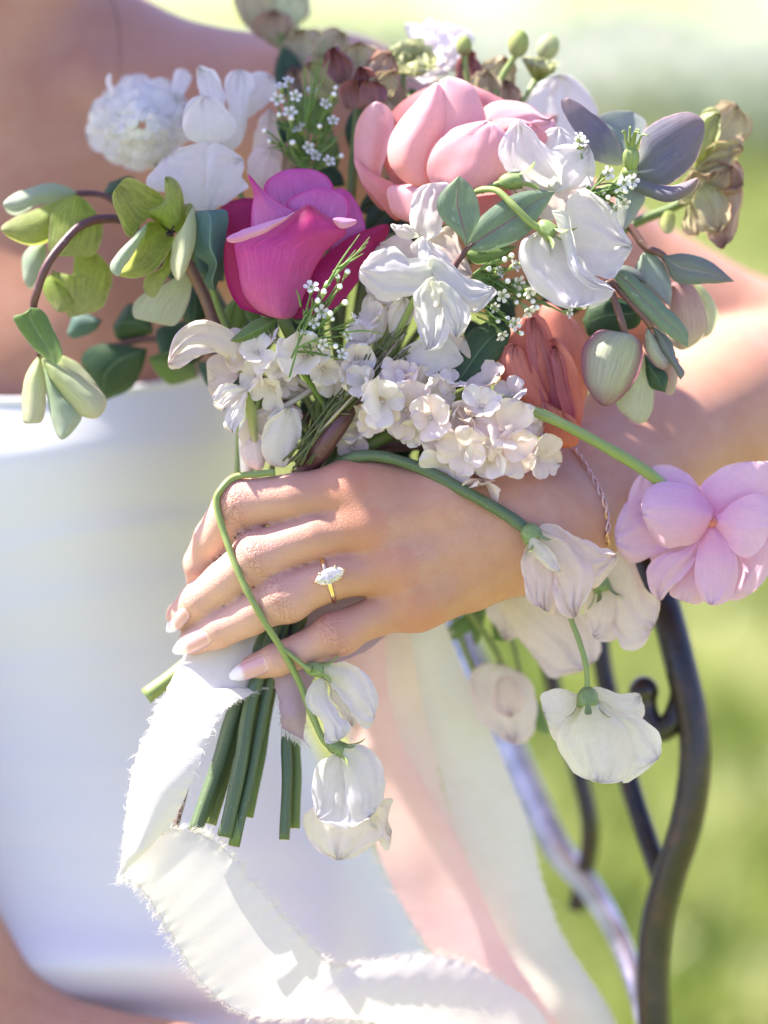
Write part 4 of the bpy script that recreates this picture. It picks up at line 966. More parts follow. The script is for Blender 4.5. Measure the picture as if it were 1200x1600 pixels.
n_ = pea('out of focus blush sweet pea hanging behind the wrist', (850, 980, 60), SPL)
petal(n_, BLUSH, [(800, 925), (775, 935), (806, 990), (832, 1024), (862, 1058), (915, 1045), (941, 1008), (915, 962), (850, 935)], 5, 58, 56, 6, ruf=1.5, crinkle=.8)
petal(n_, BLUSH, [(800, 910), (772, 905), (760, 950), (790, 1000), (815, 985), (815, 930)], 3, 66, 66, 4, ruf=1)
tube('stem', [(690, 880, 74, 1.6), (740, 905, 72, 1.6), (798, 922, 62, 1.6)], ST_LITE, n_, n=14)
o_ = pea('small blurred pink sweet pea lowest of those behind the wrist', (790, 1080, 75), SPL)
petal(o_, BLUSH, [(790, 1040), (745, 1040), (735, 1070), (745, 1118), (800, 1162), (836, 1140), (832, 1070)], 4, 74, 70, 5, ruf=1.4)
petal(o_, BLUSH, [(800, 1060), (775, 1065), (770, 1105), (800, 1120), (820, 1090)], 3, 66, 64, 3, ruf=1)
for q in ([(690, 900, 80, 1.6), (735, 960, 78, 1.5), (770, 1010, 76, 1.4), (785, 1042, 74, 1.4)], [(720, 900, 84, 1.3), (790, 980, 84, 1.3), (815, 1060, 82, 1.2), (830, 1150, 82, 1.2)], [(700, 930, 86, 1.3), (720, 1000, 86, 1.3), (745, 1060, 86, 1.2)]):
    tube('stem', q, ST_LITE, o_, n=24)
for q, tp in (([(735, 955), (715, 965), (690, 990), (712, 1000), (745, 975)], 2), ([(770, 1000), (770, 960), (800, 930), (812, 960), (795, 1000)], 2), ([(820, 1080), (845, 1100), (858, 1150), (838, 1140), (822, 1110)], 2), ([(760, 950), (742, 930), (730, 960), (745, 1010)], 2)):
    petal(o_, GREENLEAF, q, tp, 84, 82, 2, name='leaf', nv=12, nu=8)

# ================================================================ hellebores
HL = 'hellebores in the bouquet'
h1 = thing('hellebore', 'open lime green hellebore with a dark centre, upper left of the bouquet', 'flower', P(262, 380, 20), HL)
petal(h1, HG, [(262, 362), (230, 340), (203, 372), (187, 344), (175, 310), (184, 290), (202, 277), (232, 291), (256, 308), (262, 335)], 5, 20, 14, -5, curl=3, ruf=1.2)
petal(h1, HG, [(266, 360), (246, 344), (231, 330), (256, 312), (258, 277), (277, 283), (288, 314), (290, 342), (280, 362)], 4, 18, 8, 3, curl=-2, ruf=.6)
petal(h1, HG, [(292, 360), (287, 335), (290, 320), (301, 320), (299, 342)], 3, 16, 14, 2, nu=8)
petal(h1, HG, [(268, 372), (262, 395), (250, 420), (229, 430), (224, 452), (240, 465), (256, 442), (269, 420), (274, 395)], 5, 22, 24, 2, curl=2)
petal(h1, HG, [(264, 358), (240, 346), (226, 352), (218, 380), (195, 416), (180, 428), (210, 435), (240, 425), (260, 400), (272, 376)], 5, 20, 10, -4, curl=2)
petal(h1, HG_B, [(228, 350), (198, 380), (178, 402), (172, 420), (184, 432), (194, 417), (212, 390), (226, 366)], 4, 8, 6, 2.5, nu=8, label='folded back rim of the lower sepal')
petal(h1, HG_P, [(272, 372), (288, 350), (303, 320), (307, 362), (297, 408), (280, 439), (267, 420), (268, 392)], 5, 14, 4, 5, curl=-2)
petal(h1, HG_P, [(272, 440), (300, 421), (298, 460), (278, 505), (256, 508), (232, 498), (210, 497), (209, 474), (230, 455)], 5, 34, 28, 4, curl=2, label='paler sepal of the spent bloom beneath')
V = []; parts = []
for k in range(22):
    a2 = rng.uniform(0, 6.28); r2 = 2.4 * rng.random() ** .5; c0 = P(266, 361, 13)
    parts.append(tube_mesh([np.r_[c0, .25], np.r_[c0 + [r2 * cos(a2), r2 * sin(a2), 1.6 + rng.random()], .45]], 3, 5))
V, F, uv = cat_meshes(parts); mesh_obj('stamens', V, F, DARKEYE, h1, uv)
bundle(h1, (275, 375, 24), ST_BROWN, 2.4, None, via=[(318, 460, 28), (360, 545, 32)])
h2 = thing('hellebore', 'drooping green hellebore at the far left edge with a bowed purple stem', 'flower', P(160, 345, 30), HL)
petal(h2, HG_B, [(122, 302), (82, 286), (30, 299), (5, 318), (22, 337), (56, 322), (98, 316)], 3, 42, 34, 4)
petal(h2, HG, [(110, 310), (82, 317), (22, 340), (2, 360), (38, 382), (76, 378), (86, 345)], 3, 36, 28, 4)
petal(h2, HG, [(122, 306), (84, 328), (76, 362), (78, 397), (106, 398), (142, 401), (158, 378), (158, 344)], 4, 30, 28, 6, curl=2)
petal(h2, HG, [(125, 380), (109, 438), (80, 424), (104, 490), (114, 495), (157, 483), (170, 460), (173, 419)], 4, 40, 38, 3, label='sunlit yellow green sepal')
petal(h2, HG_B, [(70, 382), (55, 378), (36, 400), (37, 438), (52, 450), (71, 408)], 3, 40, 40, 3)
petal(h2, HG, [(80, 430), (66, 452), (90, 487), (113, 480), (112, 460)], 2, 38, 34, 2)
tube('stem', [(255, 420, 40, 1.9), (205, 352, 36, 1.8), (161, 342, 28, 1.8), (124, 354, 22, 1.7), (94, 385, 18, 1.7), (72, 416, 16, 1.65), (59, 452, 17, 1.7), (52, 482, 20, 1.6), (56, 530, 22, 1.0), (62, 557, 22, 1.2)], ST_PURP, h2, n=70, sides=12)
tube('stem', [(200, 330, 44, 1.5), (160, 305, 42, 1.3), (120, 302, 38, 1.2)], ST_PURP, h2, n=16)
petal(h2, GREENLEAF, [(48, 480), (36, 490), (20, 497), (37, 526), (56, 548), (88, 576), (98, 550), (84, 515), (68, 486)], 5, 17, 19, 3, fold=2, name='leaf')
petal(h2, HG_P, [(94, 556), (124, 569), (150, 599), (166, 626), (140, 610), (100, 590)], 3, 30, 30, 3)
petal(h2, HG_P, [(62, 556), (46, 575), (36, 600), (35, 656), (49, 661), (68, 656), (72, 610), (69, 578)], 4, 24, 22, 4)
petal(h2, HG_B, [(68, 565), (71, 600), (81, 660), (97, 687), (122, 664), (126, 644), (92, 608)], 3, 22, 18, 4)
petal(h2, HG_P, [(66, 560), (75, 590), (94, 617), (122, 648), (154, 652), (166, 622), (130, 590), (98, 572)], 4, 20, 18, 5, curl=-1)
h3 = thing('hellebore', 'dusky mauve hellebore with green pistil, upper right of the bouquet', 'flower', P(980, 270, 20), HL)
petal(h3, HM_G, [(972, 250), (952, 202), (934, 184), (960, 173), (990, 175), (1010, 191), (1000, 225)], 4, 26, 34, -2)
petal(h3, HM, [(972, 258), (930, 251), (911, 222), (889, 192), (876, 160), (889, 153), (920, 172), (952, 199), (970, 232)], 5, 20, 16, 3, curl=1.5)
petal(h3, HM, [(984, 268), (998, 236), (1008, 202), (1042, 182), (1076, 175), (1100, 190), (1097, 226), (1081, 260), (1042, 290), (1008, 284)], 5, 18, 16, 4, fold=2)
petal(h3, HM, [(984, 272), (1012, 284), (1050, 290), (1090, 278), (1082, 300), (1046, 316), (1012, 308), (990, 296)], 3, 16, 4, 2.5, tcurl=2)
petal(h3, HM_G, [(975, 262), (990, 290), (1009, 306), (998, 330), (975, 359), (963, 338), (962, 300)], 4, 22, 16, 3)
parts = [bead(P(986, 248, 12), 3.0, 1.7, (0, 1, .3), 9, 10), bead(P(981, 250, 11), 2.0, 2.2, (-.15, 1, .3), 8, 8), bead(P(991, 250, 11), 2.0, 2.2, (.15, 1, .3), 8, 8), bead(P(984, 268, 14), 3.4, .7, (0, 1, .4), 6, 10)]
for sx, sy, bx in ((-8, 36, -6), (-2, 42, 1), (6, 38, 8), (12, 30, 16), (2, 34, 12)):
    parts.append(tube_mesh([np.r_[P(986 + sx * .3, 240, 11), .8], np.r_[P(986 + sx, 240 - sy * .6, 9), .6], np.r_[P(986 + sx + bx * .4, 240 - sy, 7), .4], np.r_[P(986 + sx + bx, 243 - sy, 5), .3]], 10, 6))
V, F, uv = cat_meshes(parts); mesh_obj('pistil', V, F, ST_LITE, h3, uv)
bundle(h3, (980, 275, 26), ST_GREEN, 2.2, None, via=[(900, 350, 40), (760, 520, 46)])
h4 = thing('hellebore', 'nodding green and plum hellebore spray with leaves, right side above the forearm', 'flower', P(990, 420, 20), HL)
petal(h4, HG_P, [(1084, 442), (1106, 456), (1123, 491), (1111, 521), (1098, 524), (1098, 487)], 3, 36, 38, 3)
petal(h4, HPK, [(1050, 442), (1082, 446), (1104, 487), (1101, 526), (1066, 547), (1044, 527), (1040, 476)], 4, 28, 30, 7)
petal(h4, DARKLEAF, [(1005, 480), (960, 464), (926, 471), (910, 500), (922, 526), (962, 520), (998, 508)], 3, 24, 28, 3, name='leaf')
petal(h4, HM_G, [(1010, 388), (994, 412), (994, 436), (1020, 458), (1047, 480), (1050, 450), (1037, 410)], 4, 22, 20, 3, name='leaf', fold=1.5)
petal(h4, GREYLEAF, [(1034, 400), (1072, 396), (1110, 408), (1148, 440), (1110, 443), (1056, 441)], 3, 18, 16, 3, name='leaf', fold=1.5)
petal(h4, HPK, [(1035, 575), (1060, 560), (1054, 612), (1036, 612)], 2, 26, 26, 2, nu=8)
petal(h4, HG_P, [(995, 540), (1012, 570), (1023, 616), (1013, 655), (993, 660), (966, 638), (962, 620), (980, 580)], 4, 20, 16, 4)
petal(h4, DARKLEAF, [(1006, 548), (1022, 570), (1043, 585), (1040, 613), (1014, 602)], 3, 17, 16, 2, name='leaf')
petal(h4, GREYLEAF, [(1016, 505), (1046, 528), (1058, 562), (1070, 582), (1063, 594), (1048, 568), (1030, 545)], 4, 14, 10, 3, name='leaf')
petal(h4, HB, [(976, 520), (937, 516), (914, 536), (908, 562), (914, 600), (941, 634), (972, 621), (999, 582), (1005, 547), (995, 528)], 5, 10, 12, 9, curl=-2, nv=26, nu=18)
petal(h4, HB, [(1012, 512), (1007, 544), (1020, 568), (1040, 579), (1050, 566), (1036, 545)], 3, 13, 12, 4)
petal(h4, SAGE, [(954, 426), (978, 423), (1005, 444), (1046, 483), (1073, 514), (1075, 542), (1048, 527), (1012, 497), (975, 456)], 5, 12, 8, 3, name='leaf', fold=1.5)
petal(h4, GREYLEAF, [(956, 424), (975, 414), (1000, 425), (1012, 444), (985, 436)], 3, 15, 15, 2, name='leaf', nv=12, nu=8)
for q in ([(880, 430, 30, 1.7), (930, 350, 26, 1.7), (978, 350, 24, 1.7), (1009, 386, 21, 1.6), (1037, 400, 19, 1.4), (1066, 446, 28, 1.2)], [(940, 420, 20, 1.4), (956, 440, 15, 1.4), (982, 469, 12, 1.4), (1013, 503, 11, 1.5), (1016, 512, 12, 1.3)], [(948, 440, 16, 1.3), (957, 462, 11, 1.4), (970, 499, 8, 1.4), (977, 524, 9, 1.6)]):
    tube('stem', q, ST_BROWN, h4, n=36, sides=10)
# ================================================================ foliage
FO = 'leafy sprigs in the bouquet'
l1 = thing('leaf_sprig', 'pair of sage green leaves with purple midribs in the centre of the bouquet', 'leaf', P(730, 390, 5), FO)
petal(l1, SAGE, [(728, 386), (718, 369), (693, 346), (682, 319), (693, 296), (718, 274), (740, 296), (750, 335), (738, 368)], 5, 2, 0, 2.5, fold=2.2, name='leaf', nv=26, nu=18)
petal(l1, SAGE, [(730, 389), (735, 361), (755, 335), (793, 308), (831, 297), (868, 299), (845, 335), (824, 366), (789, 385), (755, 394)], 5, 3, 2, 2.5, fold=2.2, name='leaf', nv=26, nu=18)
petal(l1, GREENLEAF, [(722, 396), (755, 386), (810, 384), (780, 406), (747, 413)], 2, 7, 9, 2, name='leaf')
tube('stalk', [(690, 470, 16, 1.2), (712, 415, 8, 1.2), (724, 398, 5, 1.1), (730, 388, 3, .9), (740, 380, 2, .5)], ST_PURP, l1, n=20)
l2 = thing('leaf_sprig', 'blue green folded leaf between the lime hellebore and the magenta rose', 'leaf', P(335, 450, 20), FO)
petal(l2, BLUELEAF, [(336, 455), (319, 442), (326, 415), (304, 394), (303, 336), (322, 329), (355, 330), (353, 374), (350, 412)], 5, 16, 10, 3, fold=-3, name='leaf', nv=24, nu=16)
tube('stalk', [(330, 445, 17, 1.3), (350, 500, 22, 1.5), (400, 590, 30, 1.6), (480, 690, 36, 1.6)], ST_GREEN, l2, n=24)
l3 = thing('leaf_sprig', 'dark oval leaf beside the coral rose', 'leaf', P(720, 600, 15), FO)
petal(l3, DARKLEAF, [(706, 612), (706, 577), (725, 527), (762, 502), (794, 507), (798, 524), (774, 568), (739, 598)], 4, 12, 14, 3, fold=1.5, name='leaf', nv=24, nu=16)
tube('stalk', [(708, 608, 12, 1.2), (670, 650, 20, 1.3), (600, 690, 28, 1.4)], ST_GREEN, l3, n=16)
l4 = thing('leaf_sprig', 'blurred dark green leaves behind the left hellebores, over the gown edge', 'leaf', P(250, 540, 70), FO)
for q, tp, d, mt in (([(230, 545), (161, 536), (126, 562), (160, 628), (205, 607), (224, 572)], 3, 62, DARKLEAF), ([(240, 520), (232, 488), (202, 474), (175, 509), (188, 532)], 3, 64, DARKLEAF), ([(160, 500), (120, 488), (104, 521), (116, 529), (148, 517)], 2, 56, BLUELEAF),
                     ([(250, 555), (245, 515), (290, 500), (320, 540), (300, 570)], 2, 60, DARKLEAF), ([(300, 520), (280, 480), (300, 440), (330, 480)], 2, 46, DARKLEAF), ([(230, 560), (262, 548), (300, 560), (310, 590), (262, 600)], 3, 66, GREENLEAF), ([(200, 330), (165, 305), (170, 285), (205, 275), (220, 300)], 2, 46, DARKLEAF)):
    petal(l4, mt, q, tp, d, d + 4, 3, name='leaf', nv=14, nu=10)
tube('stalk', [(420, 640, 46, 1.7), (330, 550, 56, 1.7), (240, 530, 64, 1.6), (180, 540, 64, 1.3)], ST_PURP, l4, n=24)

def filler(label, spots, mats, seed, at):
    g = np.random.default_rng(seed); t = thing('leaf_sprig', label, 'leaf', P(*at), 'leafy sprigs in the bouquet')
    for i, (x, y, d) in enumerate(spots):
        a = g.uniform(-.9, .9) + (0.6 if x < 560 else -0.4); L = g.uniform(60, 95); w = L * g.uniform(.22, .3); dx, dy = -sin(a), -cos(a); nx, ny = -dy, dx
        pts = [(x, y)] + [(x + dx * L * f + nx * w * k, y + dy * L * f + ny * w * k) for f, k in ((.25, -.8), (.55, -1), (.82, -.55), (1, 0), (.82, .55), (.55, 1), (.25, .8))]
        petal(t, mats[i % len(mats)], pts, 4, d, d + g.uniform(-6, 10), 2.5, fold=2, name='leaf', nv=14, nu=9)
    tube('stalk', [(at[0] + 10, at[1] - 180, at[2] + 8, 1.2), (at[0], at[1], at[2], 1.5), (520, 715, 46, 1.6)], ST_GREEN, t, n=16)
    return t
filler('dark foliage filling the gap between the magenta rose and the pink rose', [(560, 330, 50), (590, 300, 56), (540, 290, 58), (610, 380, 46), (580, 420, 42), (550, 240, 62), (600, 240, 62), (500, 290, 62), (630, 420, 44), (570, 370, 50)], [DARKLEAF, GREENLEAF, DARKLEAF], 3, (570, 400, 54))
filler('dark foliage low in the bouquet behind the hydrangea', [(470, 640, 44), (520, 680, 48), (560, 720, 48), (600, 730, 46), (640, 760, 46), (680, 775, 44), (580, 770, 48), (620, 775, 48), (540, 760, 48), (660, 745, 40), (720, 780, 46), (560, 650, 44), (620, 690, 44), (430, 620, 46), (700, 690, 42), (500, 560, 42), (740, 700, 42)], [DARKLEAF, DARKLEAF, BLUELEAF], 4, (560, 690, 50))
filler('dark foliage at the left behind the lime hellebore and the leaf', [(330, 480, 50), (360, 530, 46), (400, 560, 46), (300, 450, 56), (420, 520, 40), (350, 440, 48), (380, 620, 44), (330, 400, 52), (310, 380, 56)], [DARKLEAF, GREENLEAF, BLUELEAF], 5, (390, 560, 52))
filler('dark foliage deep in the middle right, behind the white sweet peas', [(740, 480, 40), (800, 520, 44), (700, 470, 40), (840, 480, 48), (860, 420, 52), (780, 400, 46), (900, 460, 50), (920, 520, 46), (660, 520, 40), (760, 560, 44), (880, 360, 54), (830, 330, 56)], [DARKLEAF, DARKLEAF, GREENLEAF], 6, (760, 540, 52))
filler('dusky leaves behind the top of the bouquet, under the brown blooms', [(520, 210, 66), (560, 190, 66), (620, 190, 68), (700, 160, 70), (760, 200, 66), (820, 220, 66), (860, 260, 62), (480, 240, 66), (440, 280, 64), (790, 260, 60), (460, 160, 80), (900, 330, 58)], [GREENLEAF, DARKLEAF, BROWN], 7, (620, 260, 66))
# ================================================================ ruffled blooms
def ruffled(parent, px, py, d, Rpx, axis, mats, n=26, seed=1, ruf=2.2, deep=1.0, open0=10, open1=80, name='petal'):
    g = np.random.default_rng(seed); c = P(px, py, d); R = Rpx * 0.25
    for i in range(n):
        t = i / max(1, n - 1); phi = i * 2.39996 + g.uniform(-.25, .25)
        to = open0 + (open1 - open0) * t ** .8 + g.uniform(-8, 8)
        L = R * (0.95 + 0.40 * t) * g.uniform(.85, 1.15)
        V, F, uv = petal3(c, axis, phi, L, L * g.uniform(1.25, 1.9), to * .35, to + g.uniform(0, 30), cup=.12, ruf=ruf * g.uniform(.7, 1.3), freq=g.uniform(4, 7), seed=seed * 100 + i, r0=R * .08, prof=.6, nv=12, nu=17, tipw=.86, off=-R * .5 * deep)
        mesh_obj(name, V, F, mats[i % len(mats)], parent, uv)

RF = 'ruffled blooms in the bouquet'
r1 = thing('carnation', 'white ruffled carnation at the upper left against the bare chest', 'flower', P(235, 250, 75), RF)
g = np.random.default_rng(91)
for R_, n_, dd, sp_ in ((80, 11, 72, .42), (62, 9, 62, .5), (44, 7, 54, .6), (26, 5, 48, .8)):
    for k in range(n_):
        a2 = (k + g.uniform(-.2, .2)) * 2 * pi / n_ + R_; R2 = R_ * g.uniform(.88, 1.1); q = [(222 + 6 * cos(a2), 196 + 6 * sin(a2))]
        for f, w in ((.55, -1), (.85, -1.05), (1.0, -.5), (1.02, .1), (.98, .6), (.8, 1.05), (.5, 1)): q.append((222 + R2 * f * cos(a2 + w * sp_), 196 + .92 * R2 * f * sin(a2 + w * sp_)))
        petal(r1, SOFTW, q, 4, dd - 4, dd + g.uniform(-2, 6), 2.5, curl=g.uniform(-2, 3), ruf=1.6, crinkle=.8, jit=3, nv=18, nu=14)
V, F, uv = petal3(P(185, 165, 68), (-.6, 1, .4), 1.2, 14, 7, 5, 30, ruf=.5, seed=5); mesh_obj('petal', V, F, WHITE, r1, uv)
V, F, uv = petal3(P(268, 165, 68), (.5, 1, .4), 1.2, 16, 9, 5, 30, ruf=.8, seed=6); mesh_obj('petal', V, F, WHITE, r1, uv)
bundle(r1, (240, 240, 76), ST_BLUE, 2.0, None, via=[(360, 500, 58)])
r2 = thing('lisianthus', 'dusty brown and wine ruffled bloom, upper left of the pink rose', 'flower', P(560, 160, 60), RF)
def lobes(t, L):
    for k, (q, tp, d, mt) in enumerate(L): petal(t, mt, q, tp, d + 4, d - 1, 1.0, curl=1.5, ruf=2.8, crinkle=1.5, jit=4.2, nv=30, nu=26, nz=1.0)
lobes(r2, [([(530, 160), (490, 152), (468, 125), (480, 98), (512, 94), (535, 120)], 3, 58, BROWN_G), ([(570, 140), (535, 112), (530, 80), (560, 66), (587, 74), (592, 104)], 3, 50, BROWN_G), ([(545, 145), (518, 122), (504, 95), (520, 74), (546, 88), (552, 118)], 3, 46, WINE),
    ([(580, 145), (570, 110), (587, 79), (613, 84), (620, 106), (606, 132)], 3, 44, BROWN), ([(600, 155), (574, 136), (588, 114), (616, 111), (622, 136)], 3, 40, BROWN_G), ([(572, 150), (552, 128), (560, 104), (584, 112), (592, 135)], 2, 40, WINE), ([(575, 170), (540, 168), (528, 142), (545, 124), (576, 126), (602, 136), (606, 152), (592, 164)], 4, 38, WINE), ([(580, 200), (570, 170), (590, 150), (615, 165), (610, 195)], 2, 42, BROWN_G)])
bundle(r2, (560, 165, 52), ST_GREEN, 2.0)
r3 = thing('lisianthus', 'brown ruffled bloom touching the top right of the pink rose', 'flower', P(760, 160, 60), RF)
lobes(r3, [([(765, 165), (716, 135), (711, 102), (733, 78), (752, 100)], 3, 58, WINE), ([(775, 160), (750, 122), (762, 94), (790, 88), (808, 114), (798, 148)], 3, 56, BROWN_G), ([(748, 160), (734, 128), (760, 108), (787, 130), (778, 160)], 2, 52, BROWN_G), ([(790, 180), (770, 150), (790, 125), (812, 140), (808, 172)], 2, 54, BROWN)])
bundle(r3, (765, 160, 60), ST_GREEN, 2.0)
r4 = thing('lisianthus', 'antique tan and green ruffled bloom, farthest right of the bouquet', 'flower', P(1080, 290, 50), RF)
lobes(r4, [([(1078, 262), (1092, 215), (1108, 180), (1128, 157), (1152, 164), (1174, 190), (1170, 214), (1140, 232), (1110, 255)], 4, 46, BROWN_G), ([(1082, 262), (1108, 230), (1148, 212), (1162, 234), (1134, 264), (1104, 272)], 3, 40, BROWN_G), ([(1078, 255), (1092, 195), (1110, 164), (1126, 180), (1122, 218), (1100, 248)], 3, 38, LIME),
    ([(1075, 272), (1108, 254), (1150, 248), (1162, 290), (1136, 304), (1100, 296)], 3, 44, BROWN), ([(1095, 288), (1080, 330), (1093, 358), (1124, 364), (1142, 332), (1132, 300)], 3, 38, BROWN_G), ([(1105, 300), (1152, 288), (1160, 320), (1152, 352), (1132, 388), (1110, 376), (1102, 340)], 4, 44, BROWN), ([(1090, 305), (1063, 318), (1060, 292), (1084, 268), (1108, 284)], 3, 40, BROWN_G), ([(1080, 318), (1070, 335), (1066, 362), (1090, 368), (1098, 340)], 3, 44, BROWN_G), ([(1110, 290), (1120, 255), (1145, 262), (1140, 292)], 2, 38, BROWN)])
petal(r4, LIME, [(1040, 330), (1030, 350), (1040, 365), (1052, 360), (1055, 335)], 2, 46, 44, 2, nu=8)
tube('stem', [(920, 400, 46, 2.0), (990, 350, 46, 2.0), (1050, 325, 48, 2.0), (1090, 300, 50, 2.2)], ST_GREEN, r4, n=24)
r5 = thing('lisianthus', 'blurred green brown bloom at the very top edge, in front of the sunlit shoulder', 'flower', P(440, 100, 110), RF)
lobes(r5, [([(430, 70), (385, 40), (365, 5), (390, -30), (425, -20), (440, 25)], 3, 104, BROWN_G), ([(440, 70), (420, 20), (440, -30), (480, -25), (485, 15), (465, 45)], 3, 100, HG_P), ([(432, 75), (405, 55), (400, 25), (430, 15), (455, 30), (452, 60)], 3, 96, BROWN)])
bundle(r5, (440, 45, 100), ST_GREEN, 2.4, None, via=[(460, 200, 84), (480, 450, 60)])
r6 = thing('lisianthus', 'blurred pinkish brown bloom between the shoulder and the wine coloured bloom', 'flower', P(500, 130, 90), RF)
lobes(r6, [([(500, 140), (455, 115), (440, 75), (465, 45), (500, 50), (510, 95)], 3, 90, BROWN_G), ([(505, 140), (490, 90), (505, 45), (540, 50), (548, 90), (530, 125)], 3, 88, BROWN_G), ([(500, 150), (470, 125), (480, 90), (515, 85), (530, 115), (520, 145)], 3, 82, BROWN), ([(470, 160), (445, 130), (455, 105), (480, 120)], 2, 80, BROWN)])
bundle(r6, (500, 120, 84), ST_GREEN, 2.0, None, via=[(510, 400, 60)])
r7 = thing('lisianthus', 'small lime green ruffled bloom behind the wine coloured one', 'flower', P(645, 140, 60), RF)
ruffled(r7, 644, 102, 56, 38, (0, .6, .7), [LIME], 16, 51, ruf=1.4, open1=65)
bundle(r7, (645, 140, 56), ST_GREEN, 1.8)
r8 = thing('sweet_pea', 'blurred white bloom behind the lime green one at the top', 'flower', P(680, 120, 80), RF)
ruffled(r8, 676, 92, 76, 54, (0, .5, .8), [WHITE], 8, 61, ruf=2.0, open1=75)
bundle(r8, (680, 130, 78), ST_GREEN, 1.5)
r9 = thing('sweet_pea', 'large blurred white bloom behind the mauve hellebore', 'flower', P(870, 220, 70), RF)
petal(r9, WHITE, [(860, 240), (815, 190), (820, 150), (873, 116), (910, 134), (934, 176), (920, 220)], 3, 62, 66, 6, ruf=1.4)
bundle(r9, (860, 235, 62), ST_GREEN, 1.5)
bd = thing('lisianthus', 'three green buds on thin stalks standing above the pink rose', 'bud', P(790, 200, 60), RF)
def sbud(px, py, d, r, st, ax, mat=LIME, seed=1):
    parts = [bead(P(px, py, d), r, st, ax, 12, 14)]
    for k in range(5): parts.append(petal3(P(px, py, d) - unit(ax) * r * st * .95, ax, k * 1.2566 + seed, r * 2.1, r * 1.25, 72, -22, cup=.3, seed=k, r0=0, nv=12, nu=7, tipw=.3))
    V, F, uv = cat_meshes(parts); return mesh_obj('bud', V, F, mat, bd, uv)
sbud(810, 68, 50, 4.3, 1.35, (.1, 1, .1)); sbud(725, 72, 56, 3.4, 1.3, (0, 1, .1)); sbud(856, 74, 64, 4.8, 1.2, (.4, 1, 0), HG_P)
ruffled(bd, 842, 112, 56, 30, (.2, .8, .4), [LIME], 10, 71, ruf=.8, open1=45)
tube('stem', [(770, 170, 52, 1.3), (782, 125, 52, 1.3), (800, 95, 51, 1.3), (808, 82, 50, 1.5)], ST_LITE, bd, n=20)
tube('stem', [(790, 190, 56, 1.3), (822, 150, 58, 1.3), (850, 100, 62, 1.5)], ST_LITE, bd, n=16)
tube('stem', [(745, 180, 58, 1.2), (730, 120, 57, 1.2), (725, 84, 56, 1.4)], ST_LITE, bd, n=16)
bundle(bd, (790, 170, 52), ST_LITE, 1.5)

# ================================================================ wax flower sprays
def wax_mesh():
    parts = []
    for k in range(5):
        parts.append(petal3(np.zeros(3), (0, 0, 1), k * 2 * pi / 5, 1.9, 2.1, 60, 95, cup=.25, seed=k, r0=.8, prof=.4, nv=6, nu=7, tipw=.4, off=1.2))
    for k in range(8): parts.append(bead(np.array([.75 * cos(k * .785), .75 * sin(k * .785), 1.5]), .24, 1, n=4, m=5))
    return cat_meshes(parts)
def cup_mesh():
    return cat_meshes([tube_mesh([np.array([0, 0, -2.6, .35]), np.array([0, 0, -1.2, .8]), np.array([0, 0, .6, 1.15]), np.array([0, 0, 1.2, 1.2])], 8, 8)])
def local_mesh(name, V, F, uv, mat):
    Vw = (V[:, 0:1] * RT + V[:, 1:2] * UP - V[:, 2:3] * FW) * .001
    me = bpy.data.meshes.new(name); me.from_pydata(Vw.tolist(), [], F)
    me.polygons.foreach_set('use_smooth', np.ones(len(me.polygons), bool))
    l = me.uv_layers.new(name='uv'); li = np.empty(len(me.loops), int); me.loops.foreach_get('vertex_index', li); l.data.foreach_set('uv', uv[li].ravel())
    me.materials.append(mat); return me
WXM = local_mesh('blossom', *wax_mesh(), WAX); CPM = local_mesh('cup', *cup_mesh(), ST_LITE)
BDM = local_mesh('bud', *cat_meshes([bead(np.array([0, 0, 1.4]), 1.25, 1.0, n=7, m=8)]), BUD_WHITE)
FR = np.array([RT, UP, -FW]).T
def place(mesh, name, parent, c, axis, scale=1.0, spin=0.0):
    x, y, z = basis(axis, spin); M = FR @ np.stack([x, y, z], 1) @ FR.T
    o = bpy.data.objects.new(name, mesh); COL.objects.link(o); o.parent = parent
    m4 = Matrix([list(M[i] * scale) + [0] for i in range(3)] + [[0, 0, 0, 1]]); m4.translation = Vector(W(c)) - abs_loc(parent)
    o.matrix_local = m4; return o
